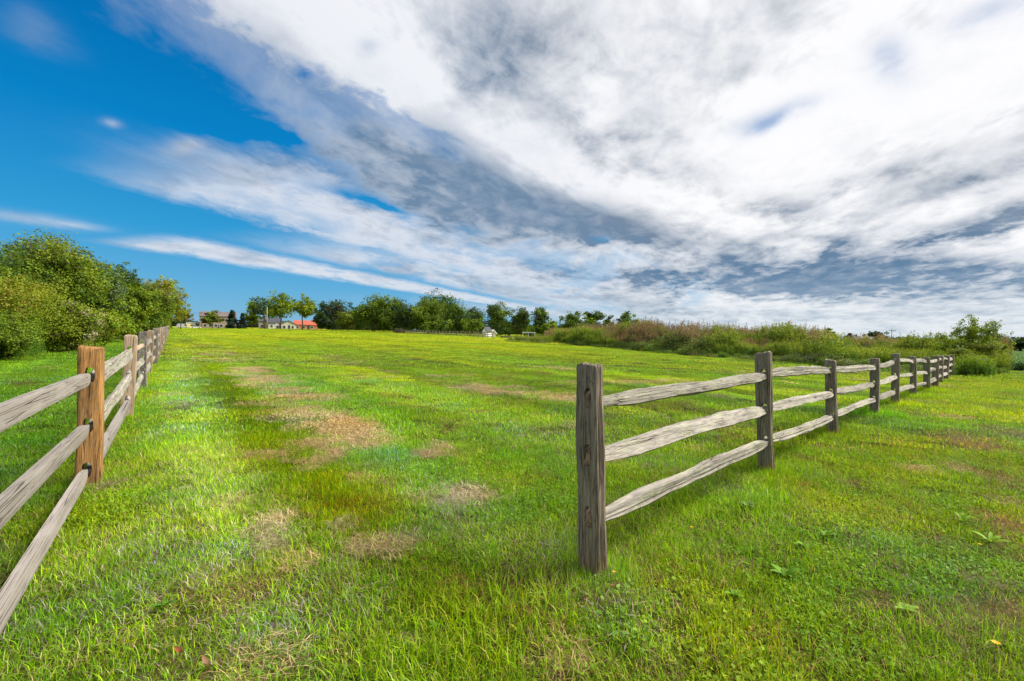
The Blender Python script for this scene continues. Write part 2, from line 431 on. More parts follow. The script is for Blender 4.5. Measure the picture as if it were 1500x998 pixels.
W_RAIL = wood('weathered_pale_rail', 'X', (0.36, 0.335, 0.295), (0.19, 0.168, 0.14), lichen=(0.30, 0.35, 0.17), lich_amt=0.85, contrast=1.05)
W_CEDAR = wood('new_brown_post', 'Z', (0.42, 0.215, 0.065), (0.15, 0.085, 0.045), crack=(0.05, 0.03, 0.015), contrast=1.2, lichen=(0.22, 0.17, 0.12), lich_amt=0.5, base_tint=(0.12, 0.075, 0.04))
W_PALE = wood('pale_smooth_post', 'Z', (0.46, 0.34, 0.235), (0.32, 0.23, 0.155), contrast=0.4)
W_LICHEN = wood('old_lichened_post', 'Z', (0.20, 0.17, 0.14), (0.09, 0.075, 0.065), lichen=(0.30, 0.32, 0.26), lich_amt=0.7)
W_TAN = wood('tan_split_post', 'Z', (0.34, 0.25, 0.165), (0.19, 0.13, 0.085), contrast=0.8)
W_SAWN = wood('sawn_grey_rail', 'X', (0.30, 0.275, 0.25), (0.22, 0.195, 0.17), contrast=0.16)
W_PINK = wood('round_tan_rail', 'X', (0.45, 0.34, 0.25), (0.33, 0.24, 0.17), contrast=0.5)
W_INNER = wood('rotted_rail_end', 'X', (0.34, 0.23, 0.16), (0.16, 0.10, 0.07), contrast=1.0)
M_BARK = wood('tree_bark', 'Z', (0.13, 0.105, 0.08), (0.06, 0.05, 0.04))
M_STEM = plain('thin_stem', (0.14, 0.12, 0.07), 0.8)

# ------------------------------------------------------------------ ground colour maps (mown lawn, straw, bare soil)
STRAW = [(480, 655, 50, 12), (560, 640, 26, 14), (520, 612, 34, 8), (505, 632, 62, 24), (545, 650, 34, 14), (470, 670, 40, 12), (430, 600, 44, 14), (445, 578, 50, 9), (395, 560, 40, 8), (360, 545, 30, 6),
         (330, 528, 22, 5), (407, 785, 24, 24), (447, 826, 20, 16), (575, 803, 52, 17), (665, 732, 46, 12), (705, 725, 20, 9),
         (642, 664, 18, 9), (530, 706, 40, 5), (880, 925, 14, 6), (830, 965, 30, 8),
         (700, 570, 44, 4), (760, 576, 40, 4), (820, 583, 30, 5), (650, 560, 30, 3), (640, 552, 60, 2.5), (800, 540, 70, 2),
         (1070, 853, 20, 6), (870, 560, 50, 2.5), (375, 670, 30, 8), (960, 560, 40, 3), (145, 712, 16, 6), (520, 770, 24, 9)]
SOIL = [(1480, 640, 80, 13), (1440, 655, 40, 7), (1475, 705, 60, 12), (1480, 780, 60, 22), (1395, 800, 36, 10), (1450, 845, 70, 22), (1420, 905, 40, 14),
        (1380, 790, 40, 8), (880, 870, 40, 12), (1240, 660, 26, 5), (1500, 900, 40, 30), (1070, 830, 36, 12), (600, 930, 40, 14)]
def masks(x, y):
    px, py = project(x, y, 0 * x)
    n = fbm(x * 1.8, y * 1.8, 21, 4); n2 = fbm(x * 8, y * 8, 31, 3)
    r = 3.2 * (n - 0.5) + 3.6 * (n2 - 0.5)
    st = np.zeros_like(px); so = np.zeros_like(px)
    for (a, b, c, d) in STRAW:
        q = ((px - a) / c) ** 2 + ((py - b) / d) ** 2
        st = np.maximum(st, np.where((py < 1100), 1 - sstep(np.sqrt(q) + r * 0.7, 0.62, 1.02), 0))
    for (a, b, c, d) in SOIL:
        q = ((px - a) / c) ** 2 + ((py - b) / d) ** 2
        so = np.maximum(so, (1 - sstep(np.sqrt(q) + r * 0.7, 0.55, 1.15)) * 0.85)
    rndp = sstep(fbm(x * 1.6 + 7, y * 1.6, 77, 5), 0.70, 0.80) * 0.5
    s_ = x * 0.801 + y * 0.598; t_ = -x * 0.598 + y * 0.801
    trk = np.exp(-((s_ + 0.67 - 2.8) / 0.38) ** 2) * sstep(fbm(t_ * 0.6, s_ * 2.5, 87, 4), 0.40, 0.58) * sstep(y, 6, 8) * (1 - sstep(y, 26, 45))
    st = np.maximum(st, trk * 0.9)
    trk = np.exp(-((s_ + 0.67 - 7.2) / 0.25) ** 2) * sstep(fbm(t_ * 0.5, s_ * 2.5, 89, 4), 0.48, 0.6) * sstep(y, 9, 12) * (1 - sstep(y, 30, 45))
    st = np.maximum(st, trk * 0.55)
    st = np.maximum(st, rndp * (y < 30))
    return np.clip(st, 0, 1), np.clip(so, 0, 1)
FDIR = np.array([-0.598, 0.801])            # run of the left fence
def tone(x, y):
    """lawn colour multiplier (N,3): mowing stripes, dry and lush drifts"""
    x = np.asarray(x, float); y = np.asarray(y, float)
    s = x * FDIR[1] - y * FDIR[0]           # distance across the mowing direction
    t = x * FDIR[0] + y * FDIR[1]
    strp = 0.5 + 0.5 * np.sin((s + 0.5 * (fbm(t * 0.05, s * 0.1, 3, 2) - 0.5)) * 2 * PI / 2.3)
    strp = sstep(strp, 0.3, 0.7) * sstep(y, 3, 10)
    ins = 1 - sstep(x * 0.667 - y * 0.745 - (0.52 * 0.667 - 3.0 * 0.745), -0.5, 0.8)     # inside the paddock
    fr = sstep(y, 5, 14) * ins
    n = fbm(s * 0.25, t * 0.025, 41, 4); m = fbm(x * 0.6 + 3, y * 0.6, 43, 4) * (1 - fr) + fbm(s * 0.8 + 3, t * 0.07, 43, 4) * fr
    strp = strp * ins + 0.45 * (1 - ins) * sstep(y, 3, 10)
    lum = 0.86 + 0.30 * strp + 0.25 * (n - 0.5) + 0.22 * (m - 0.5) * (1 - 0.6 * sstep(y, 6, 20))
    drk = fbm(s * 0.9, t * 0.25, 57, 3)
    lum = lum - 0.10 * sstep(drk, 0.55, 0.72) * sstep(y, 3, 8) * ins
    yel = np.clip(0.5 + 1.1 * (fbm(s * 0.35, t * 0.06, 61, 4) - 0.5) + 0.42 * sstep(y, 10, 60) + 0.28 * (m - 0.5), 0, 1)
    r = lum * (0.62 + 0.75 * yel); g = lum * (0.94 + 0.09 * yel); b = lum * (1.12 - 0.55 * yel)
    ln = fbm(s * 2.2, t * 0.05, 67, 3)
    k = 1 + (1.5 * (ln - 0.5)) * sstep(y, 4, 12) * ins
    r *= k * (1 + 0.1 * (k - 1)); g *= k
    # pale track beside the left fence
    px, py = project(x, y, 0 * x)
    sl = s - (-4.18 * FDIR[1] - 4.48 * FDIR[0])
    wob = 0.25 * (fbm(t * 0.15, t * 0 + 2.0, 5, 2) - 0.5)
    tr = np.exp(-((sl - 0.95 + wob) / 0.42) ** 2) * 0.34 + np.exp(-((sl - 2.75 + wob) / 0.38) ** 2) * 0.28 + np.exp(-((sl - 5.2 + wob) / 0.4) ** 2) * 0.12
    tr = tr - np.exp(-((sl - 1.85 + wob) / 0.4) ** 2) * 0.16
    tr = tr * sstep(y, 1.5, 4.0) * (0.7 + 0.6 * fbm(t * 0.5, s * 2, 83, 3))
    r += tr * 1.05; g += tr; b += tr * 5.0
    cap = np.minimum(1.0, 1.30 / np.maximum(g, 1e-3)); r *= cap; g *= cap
    # outside the left fence the grass is rank and very green
    o = sstep(-sl, 0.0, 0.6)
    r = r * (1 - 0.40 * o); g = g * (1 - 0.20 * o)
    return np.stack([r, g, b], -1)

# ------------------------------------------------------------------ ground sheet
def build_ground():
    ys = np.concatenate([np.linspace(-12, 0.8, 10), np.geomspace(1.1, 90, 330), np.geomspace(93, 4500, 46)])
    th = np.linspace(-1, 1, 331)
    TX = np.sign(th) * (0.75 * abs(th) + 2.6 * abs(th) ** 4)
    Yg, Tg = np.meshgrid(ys, TX, indexing='ij')
    half = np.maximum(np.abs(Yg), 1.0) + 3.5 * np.exp(-np.abs(Yg) / 3)
    X = Tg * half * 1.0
    X = np.where(Yg < 1.1, Tg * 6.0, X)
    Z = ground_z(X, Yg)
    V = np.stack([X, Yg, Z], -1).reshape(-1, 3)
    R, C = X.shape
    i = np.arange(R - 1)[:, None] * C; k = np.arange(C - 1)[None]
    Q = np.stack([i + k, i + k + 1, i + C + k + 1, i + C + k], -1).reshape(-1, 4)
    x, y = V[:, 0].astype(float), V[:, 1].astype(float)
    st, so = masks(x, y)
    T = tone(x, y)
    far = sstep(y, 14, 75)[:, None]
    thatch = np.array([0.045, 0.050, 0.010]) + 0.05 * (fbm(x * 5, y * 5, 71, 3)[:, None] - 0.5)
    gr = np.array([0.20, 0.27, 0.008]) * T * 0.95
    cropm = ((bearing(x, y) > 1436) & (y > 24)) | ((bearing(x, y) > 1000) & (y > 70))
    c = thatch * T * (1 - far) + gr * far
    c = c * (1 - st[:, None]) + (np.array([0.15, 0.12, 0.06]) * (1 - far) + np.array([0.28, 0.23, 0.11]) * far) * st[:, None]
    c = c * (1 - so[:, None]) + np.array([0.10, 0.070, 0.042]) * so[:, None]
    c[cropm] = [0.05, 0.10, 0.03]
    me = fastmesh('ground', V, Q, np.clip(c, 0.005, 1), smooth=True)
    m, s, out = newmat('lawn_soil')
    a = s.node('ShaderNodeAttribute', attribute_name='col').outputs['Color']
    pos = s.node('ShaderNodeNewGeometry').outputs['Position']
    n = s.noise(pos, 18, 6, 0.7); n2 = s.noise(pos, 2.5, 6, 0.65)
    c2 = s.mix(1.0, a, s.ramp(n, [(0.25, 0.55), (0.75, 1.45)]), 'MULTIPLY')
    c2 = s.mix(1.0, c2, s.ramp(n2, [(0.25, 0.8), (0.75, 1.2)]), 'MULTIPLY')
    bsdf(s, out, c2, 0.95, 0.05, n, 0.03, 0.6)
    o = obj('ground', me, m); tag(o, kind='structure')
build_ground()

def build_mound():
    bs = np.linspace(745, 1475, 120); ts = np.linspace(-0.6, 52, 44)
    B, T = np.meshgrid(bs, ts)
    Y = np.interp(B, AX, MB0) + T
    X = (B - CX) / F * Y
    Z = ground_z(X, Y) + mound_z(X, Y)
    edge = np.minimum(sstep(T, -0.7, 1.2), 1 - sstep(T, 44, 52)) * sstep(B, 745, 775) * (1 - sstep(B, 1455, 1475))
    Z = Z - 0.15 + 0.19 * edge
    V = np.stack([X, Y, Z], -1).reshape(-1, 3); R, C = X.shape
    i = np.arange(R - 1)[:, None] * C; k = np.arange(C - 1)[None]
    Q = np.stack([i + k, i + k + 1, i + C + k + 1, i + C + k], -1).reshape(-1, 4)
    me = fastmesh('mound', V, Q, smooth=True)
    m, s, out = newmat('mound_soil')
    pos = s.node('ShaderNodeNewGeometry').outputs['Position']
    n = s.noise(pos, 1.6, 7, 0.7)
    bsdf(s, out, s.ramp(n, [(0.3, (0.05, 0.06, 0.02)), (0.55, (0.09, 0.10, 0.03)), (0.75, (0.13, 0.09, 0.05))]), 0.95, 0.05, n, 0.1, 1)
    tag(obj('mound', me, m), kind='structure')
build_mound()

# ------------------------------------------------------------------ scattered ground cover (geometry nodes)
def blades(rs, n, R, L, W, lean, cols, cw, flat=0.0, gauss=False):
    """n grass blades: 5 verts (2 quads, the tip one degenerate-free) each"""
    a = rs.uniform(0, 2 * PI, n); r = R * np.sqrt(rs.uniform(0, 1, n))
    bx, by = r * np.cos(a), r * np.sin(a)
    L_ = L * rs.uniform(0.45, 1.15, n) * (0.75 + 0.5 * rs.rand(n)); W_ = W * rs.uniform(0.6, 1.3, n)
    az = rs.uniform(0, 2 * PI, n); ln = np.clip(np.abs(rs.normal(lean + 0.2, 0.5, n)), 0.02, 1.5)
    if flat: ln = np.clip(rs.normal(1.3, 0.2, n), 0.7, 1.55)
    l2 = np.clip(ln + rs.uniform(0.1, 0.8, n), 0, 1.9)
    dx, dy = np.cos(az), np.sin(az)
    tw = rs.uniform(-0.9, 0.9, n)
    sx, sy = np.cos(az + PI / 2 + tw), np.sin(az + PI / 2 + tw)
    z0 = rs.uniform(0.0, 0.02, n) if flat else np.full(n, -0.005)
    p0 = np.stack([bx, by, z0], -1)
    h = (L_ * 0.55)[:, None]
    p1 = p0 + h * np.stack([dx * np.sin(ln), dy * np.sin(ln), np.cos(ln)], -1)
    p2 = p1 + (L_ * 0.45)[:, None] * np.stack([dx * np.sin(l2), dy * np.sin(l2), np.cos(l2)], -1)
    S = np.stack([sx, sy, 0 * sx], -1) * W_[:, None] * 0.5
    V = np.stack([p0 - S, p0 + S, p1 + S * 0.9, p1 - S * 0.9, p2 + S * 0.12, p2 - S * 0.12], 1).reshape(-1, 3)
    b = np.arange(n)[:, None] * 6
    Q = np.concatenate([b + [0, 1, 2, 3], b + [3, 2, 4, 5]], 0)
    ci = rs.choice(len(cols), n, p=np.array(cw) / sum(cw))
    c = np.array(cols)[ci] * rs.uniform(0.5, 1.45, (n, 1))
    return V, Q, np.repeat(c, 6, 0)
def discs(rs, n, R, z0, z1, size, col, lobes=1, stem=True):
    """little broad leaves facing mostly up"""
    a = rs.uniform(0, 2 * PI, n); r = R * np.sqrt(rs.uniform(0, 1, n))
    c = np.stack([r * np.cos(a), r * np.sin(a), rs.uniform(z0, z1, n)], -1)
    return leaves(rs, c, size, col, upb=1.6, aspect=0.8)
def leaves(rs, C, size, col, upb=0.6, aspect=0.5, jit=0.3, outward=None, droop=0.0):
    """a pointed, slightly folded leaf (2 quads: left half, right half) at each centre"""
    n = len(C)
    N = rs.normal(0, 1, (n, 3)); N[:, 2] = np.abs(N[:, 2]) * 0.6 + upb
    if outward is not None: N = N + outward * 1.1
    N /= np.linalg.norm(N, axis=1, keepdims=True)
    A = rs.normal(0, 1, (n, 3)); A[:, 2] -= droop; A -= N * np.sum(A * N, 1, keepdims=True); A /= np.linalg.norm(A, axis=1, keepdims=True)
    B = np.cross(N, A)
    s = (size * rs.uniform(1 - jit * 1.3, 1 + jit * 1.3, n))[:, None]
    p0 = C - A * s * 0.5; p2 = C + A * s * 0.5
    p1 = C + B * s * aspect * 0.5 + N * s * 0.10; p3 = C - B * s * aspect * 0.5 + N * s * 0.10
    V = np.stack([p0, p1, p2, p3], 1).reshape(-1, 3)
    b = np.arange(n)[:, None] * 4
    Q = b + [0, 1, 2, 3]
    col = np.asarray(col, float)
    if col.ndim == 1: col = np.repeat(col[None], n, 0)
    col = col * rs.uniform(0.86, 1.14, (n, 1))
    return V, Q, np.repeat(col, 4, 0)
def join(parts):
    Vs, Qs, Cs, o = [], [], [], 0
    for V, Q, C in parts:
        Vs.append(V); Qs.append(Q + o); Cs.append(C); o += len(V)
    return np.concatenate(Vs), np.concatenate(Qs), np.concatenate(Cs)
GA, GB, GC = (0.158, 0.325, 0.005), (0.250, 0.385, 0.008), (0.085, 0.220, 0.008)
GP = (0.30, 0.38, 0.11)
ST, SB = (0.36, 0.285, 0.155), (0.19, 0.135, 0.07)
def proto(col, name, parts, mat):
    V, Q, C = join(parts)
    me = fastmesh(name, V, Q, C)
    o = obj(name, me, mat, link=False); col.objects.link(o)
def collection(name): return D.collections.new(name)

def scatter(name, pts, rot, scl, idx, tint, coll, label, cat):
    me = D.meshes.new(name); n = len(pts)
    me.vertices.add(n); me.vertices.foreach_set('co', np.asarray(pts, np.float32).ravel())
    def at_(nm, ty, arr, key):
        a = me.attributes.new(nm, ty, 'POINT'); a.data.foreach_set(key, np.ascontiguousarray(arr).ravel())
    at_('rot', 'FLOAT_VECTOR', np.asarray(rot, np.float32), 'vector')
    at_('scl', 'FLOAT_VECTOR', np.asarray(scl, np.float32), 'vector')
    at_('pick', 'INT', np.asarray(idx, np.int32), 'value')
    c = np.ones((n, 4), np.float32); c[:, :3] = tint
    at_('tint', 'FLOAT_COLOR', c, 'color')
    o = obj(name, me)
    gt = D.node_groups.new(name + '_scatter', 'GeometryNodeTree')
    gt.interface.new_socket('Geometry', in_out='INPUT', socket_type='NodeSocketGeometry')
    gt.interface.new_socket('Geometry', in_out='OUTPUT', socket_type='NodeSocketGeometry')
    N = gt.nodes; L = gt.links
    gi = N.new('NodeGroupInput'); go = N.new('NodeGroupOutput')
    ci = N.new('GeometryNodeCollectionInfo'); ci.inputs[0].default_value = coll
    ci.inputs['Separate Children'].default_value = True; ci.inputs['Reset Children'].default_value = True
    ip = N.new('GeometryNodeInstanceOnPoints')
    ip.inputs['Pick Instance'].default_value = True
    def na(nm, ty):
        k = N.new('GeometryNodeInputNamedAttribute'); k.data_type = ty; k.inputs[0].default_value = nm
        return [q for q in k.outputs if q.enabled and q.name == 'Attribute'][0]
    L.new(gi.outputs[0], ip.inputs['Points']); L.new(ci.outputs[0], ip.inputs['Instance'])
    L.new(na('pick', 'INT'), ip.inputs['Instance Index'])
    e2r = N.new('FunctionNodeEulerToRotation'); L.new(na('rot', 'FLOAT_VECTOR'), e2r.inputs[0])
    L.new(e2r.outputs[0], ip.inputs['Rotation'])
    L.new(na('scl', 'FLOAT_VECTOR'), ip.inputs['Scale'])
    L.new(ip.outputs[0], go.inputs[0])
    md = o.modifiers.new('scatter', 'NODES'); md.node_group = gt
    tag(o, label, cat, kind='stuff')
    return o

def is_crop(x, y):
    b = bearing(x, y)
    return (b > 1443 + 0.0 * y) & (y > 24.5) & (x > 24)
def grid_pts(rs, y0, y1, sp, marg=1.32, extra=1.6):
    out = []
    y = y0
    while y < y1:
        hw = marg * y * 1.0 + extra
        xs = np.arange(-hw, hw, sp)
        out.append(np.stack([xs + rs.uniform(-.5, .5, len(xs)) * sp, np.full(len(xs), y) + rs.uniform(-.5, .5, len(xs)) * sp], -1))
        y += sp
    return np.concatenate(out)

POST_PX = [(867, 840), (1124, 691), (1221, 637), (1280, 607), (1311.5, 592), (1338, 581), (1357, 573), (128, 711), (186, 611), (208, 569), (218, 550), (226.5, 535)]
def build_grass():
    rs = np.random.RandomState(5)
    zones = [  # y0, y1, spacing, R, n, L, W, label
        (1.0, 6.5, 0.145, 0.17, 260, 0.066, 0.0034, 'nearest lawn grass blades, long and tangled, at the foot of the picture'),
        (6.3, 19.0, 0.36, 0.42, 620, 0.058, 0.0062, 'mown green lawn grass in the middle of the paddock'),
        (18.5, 62.0, 1.0, 1.15, 800, 0.055, 0.017, 'striped mown grass towards the far half of the paddock'),
        (60.0, 235.0, 3.6, 4.0, 700, 0.07, 0.06, 'farthest yellow green mown grass below the houses')]
    for zi, (y0, y1, sp, R, n, L, W, lab) in enumerate(zones):
        bright = (1.36, 1.38, 1.26, 1.2)[zi]
        col = collection('grass_tufts_%d' % zi)
        for k in range(3):   # 0-2 lawn
            proto(col, 'a_tuft%d' % k, [blades(rs, n, R, L, W, 0.6, [GA, GB, GC, GP, ST], [5, 3.2, 4, 1.0, 0.6]), blades(rs, n // 7, R, L, W * .8, 0.5, [ST, SB, (0.14, 0.12, 0.03)], [2, 2, 3], flat=1)], M_GRASS)
        proto(col, 'b_tuft0', [blades(rs, int(n * 0.6), R, L * 1.55, W * 1.2, 0.5, [GA, GB, GC, GP], [4, 4, 4, 2]), blades(rs, int(n * .35), R, L, W, 0.5, [GA, GC, ST], [3, 3, .6])], M_GRASS)  # 3 rank
        proto(col, 'c_straw0', [blades(rs, int(n * 1.5), R, L * 1.5, W * 0.75, 0.4, [ST, (0.46, 0.37, 0.20), SB, (0.12, 0.08, 0.04)], [4, 3, 3, 1.5], flat=1), blades(rs, int(n * 0.16), R, L * .7, W, 0.5, [GA, GB], [1, 1])], M_GRASS)  # 4 straw
        proto(col, 'd_sparse0', [blades(rs, int(n * 0.42), R, L * .8, W, 0.6, [GA, GB, ST, SB], [3, 2, 1.5, 2]), blades(rs, int(n * 0.6), R, L * 1.1, W * .8, 0.4, [SB, (0.12, 0.08, 0.05), (0.10, 0.11, 0.03)], [2, 2, 2], flat=1)], M_GRASS)  # 5 bare
        cl = [leafy for leafy in [discs(rs, int(n * 0.35), R, 0.01, L * 0.55, max(0.016, W * 2.6), (0.10, 0.21, 0.02))]]
        proto(col, 'e_clover0', cl + [blades(rs, int(n * 0.55), R, L * .9, W, 0.5, [GA, GB, GC, ST], [4, 3, 3, .8])], M_GRASS)   # 6 clover
        proto(col, 'e_clover1', [discs(rs, int(n * 0.2), R, 0.01, L * 0.5, max(0.024, W * 3.2), (0.13, 0.24, 0.02))] + [blades(rs, int(n * 0.8), R, L, W, 0.5, [GA, GB, GC, ST], [4, 5, 2, .8])], M_GRASS)   # 7
        P = grid_pts(rs, y0, y1, sp)
        x, y = P[:, 0], P[:, 1]
        b = bearing(x, y)
        keep = ~is_crop(x, y)
        keep &= ~((y > np.interp(b, AX, MB0) + 1.5) & (b > 790) & (b < 1470))
        if zi < 2: keep &= (rs.rand(len(x)) > 0.06)
        x, y = x[keep], y[keep]; N = len(x)
        pts = []
        for (px_, py_) in POST_PX:
            q = gp(px_, py_)
            if y0 < q.y < y1 and zi < 2:
                k_ = (16, 12)[zi]; a_ = rs.uniform(0, 2 * PI, k_); r_ = rs.uniform(0.10, 0.24, k_) + (0, 0.12)[zi]
                pts.append(np.stack([q.x + r_ * np.cos(a_), q.y + r_ * np.sin(a_)], -1))
        extra = np.concatenate(pts) if pts else np.zeros((0, 2))
        isx = np.concatenate([np.zeros(N, bool), np.ones(len(extra), bool)])
        x = np.concatenate([x, extra[:, 0]]); y = np.concatenate([y, extra[:, 1]]); N = len(x)
        st, so = masks(x, y)
        z = ground_z(x, y)
        idx = rs.choice([0, 1, 2], N)
        rank = fbm(x * 0.45, y * 0.45, 91, 4)
        idx = np.where((rank > 0.57) & (rs.rand(N) < 0.7) & (y < 12), 3, idx)
        # the ground right of the right-hand fence is weedier
        rside = x * 0.667 - y * 0.745 - (0.52 * 0.667 - 3.0 * 0.745) + 0.0
        weedy = (sstep(rside, -0.2, 1.0) * 0.75 + 0.2) * (y < 40)
        wn = fbm(x * 0.8, y * 0.8, 95, 3)
        idx = np.where((wn > 0.62 - 0.28 * weedy) & (rs.rand(N) < 0.75), rs.choice([6, 7], N), idx)
        ur = rs.rand(N)
        idx = np.where(ur < st * 1.0 - 0.08, 4, idx)
        idx = np.where(rs.rand(N) < so * 1.1 - 0.15, 5, idx)
        if zi < 2: idx = np.where((fbm(x * (4.5, 2.2)[zi], y * (4.5, 2.2)[zi], 201, 3) < 0.33) & (rs.rand(N) < 0.6), 5, idx)
        rot = np.stack([rs.normal(0, .06, N), rs.normal(0, .06, N), rs.uniform(0, 2 * PI, N)], -1)
        hvar = 0.55 + 1.1 * fbm(x * 1.6 + 9, y * 1.6, 99, 3)
        sc = rs.uniform(0.85, 1.15, N)
        sz = sc * hvar * (1 - 0.2 * sstep(y, 10, 40))
        sz = np.where(idx == 4, 1.0, sz)
        idx = np.where(isx, 3, idx); sc = np.where(isx, sc * 0.62, sc); sz = np.where(isx, sz * (1.05, 1.5)[zi] if zi < 2 else sz, sz)
        T = tone(x, y)
        T = np.where((idx == 4)[:, None], np.clip(T, 0.85, 1.15).mean(1, keepdims=True), T)
        T = T * rs.uniform(1 - (0.22, 0.18, 0.09, 0.07)[zi], 1 + (0.22, 0.18, 0.09, 0.07)[zi], (N, 1))
        wk = (0.12 * weedy)[:, None] * np.array([1.0, -0.2, -0.6]); T = T * (1 + wk)
        hue = fbm(x * 1.7 + 30, y * 1.7, 173, 4) - 0.5
        T = T * bright * (1 + hue[:, None] * np.array([0.75, 0.22, -0.6]) * (1 - 0.6 * sstep(y, 10, 30))[:, None])
        cool = sstep(fbm(x * 0.7 + 3, y * 0.7 + 8, 177, 3), 0.52, 0.66) * (y < 14)
        T = T * (1 + cool[:, None] * np.array([-0.10, -0.03, 0.9]) * ((idx < 4) | (idx > 5))[:, None])
        T = np.clip(T, 0.05, 9)
        scatter('grass', np.stack([x, y, z], -1), rot, np.stack([sc, sc, sz], -1), idx, T, col, lab, 'grass')
build_grass()

# ------------------------------------------------------------------ weeds on the mound, crop field
def stems(rs, n, R, H, W, col):
    a = rs.uniform(0, 2 * PI, n); r = R * np.sqrt(rs.uniform(0, 1, n))
    p0 = np.stack([r * np.cos(a), r * np.sin(a), 0 * r], -1)
    h = H * rs.uniform(0.65, 1.1, n)
    ln = np.abs(rs.normal(0, .14, n)); az = rs.uniform(0, 2 * PI, n)
    dirv = np.stack([np.sin(ln) * np.cos(az), np.sin(ln) * np.sin(az), np.cos(ln)], -1)
    p1 = p0 + dirv * h[:, None]
    S = np.stack([np.cos(a), np.sin(a), 0 * a], -1) * W * .5
    V = np.stack([p0 - S, p0 + S, p1 + S * .5, p1 - S * .5], 1).reshape(-1, 3)
    Q = np.arange(n)[:, None] * 4 + [0, 1, 2, 3]
    return (V, Q, np.repeat(np.repeat(np.array([col]), n, 0), 4, 0)), p0, dirv, h
def herb(rs, n, R, H, lcol, tipcol, tipn=12, leafn=16, leafs=0.10, tips=0.045, tipspread=0.10, start=0.12, stemc=(0.12, 0.14, 0.04), plume=0.25):
    st, p0, dv, h = stems(rs, n, R, H, 0.012, stemc)
    parts = [st]
    if leafn:
        t = rs.uniform(start, 0.93, (n, leafn)); 
        C = p0[:, None] + dv[:, None] * (h[:, None] * t)[..., None] + rs.normal(0, .045, (n, leafn, 3)) * (1.3 - t)[..., None]
        parts.append(leaves(rs, C.reshape(-1, 3), leafs, np.array(lcol), upb=0.4, aspect=0.30, droop=0.3))
    if tipn:
        t = rs.uniform(1 - plume, 1.04, (n, tipn))
        C = p0[:, None] + dv[:, None] * (h[:, None] * t)[..., None] + rs.normal(0, 1, (n, tipn, 3)) * tipspread * (1.08 - t)[..., None] / plume * 0.6
        parts.append(leaves(rs, C.reshape(-1, 3), tips, np.array(tipcol), upb=0.3, aspect=0.8))
    return parts
def dome(rs, n, R, H, size, cols, gap=0.0):
    a = rs.uniform(0, 2 * PI, n); u = rs.uniform(0, 1, n); ph = np.arccos(u)
    rr = rs.uniform(0.72, 1.05, n) * (0.78 + 0.44 * fbm(np.cos(a) * 2 + 5 + u * 2, np.sin(a) * 2 + 5, 7, 3))
    O = np.stack([np.sin(ph) * np.cos(a), np.sin(ph) * np.sin(a), np.cos(ph)], -1)
    C = O * rr[:, None] * np.array([R, R, H])
    ci = rs.choice(len(cols), n)
    return [leaves(rs, C, size, np.array(cols)[ci], upb=0.5, aspect=0.6, outward=O)]

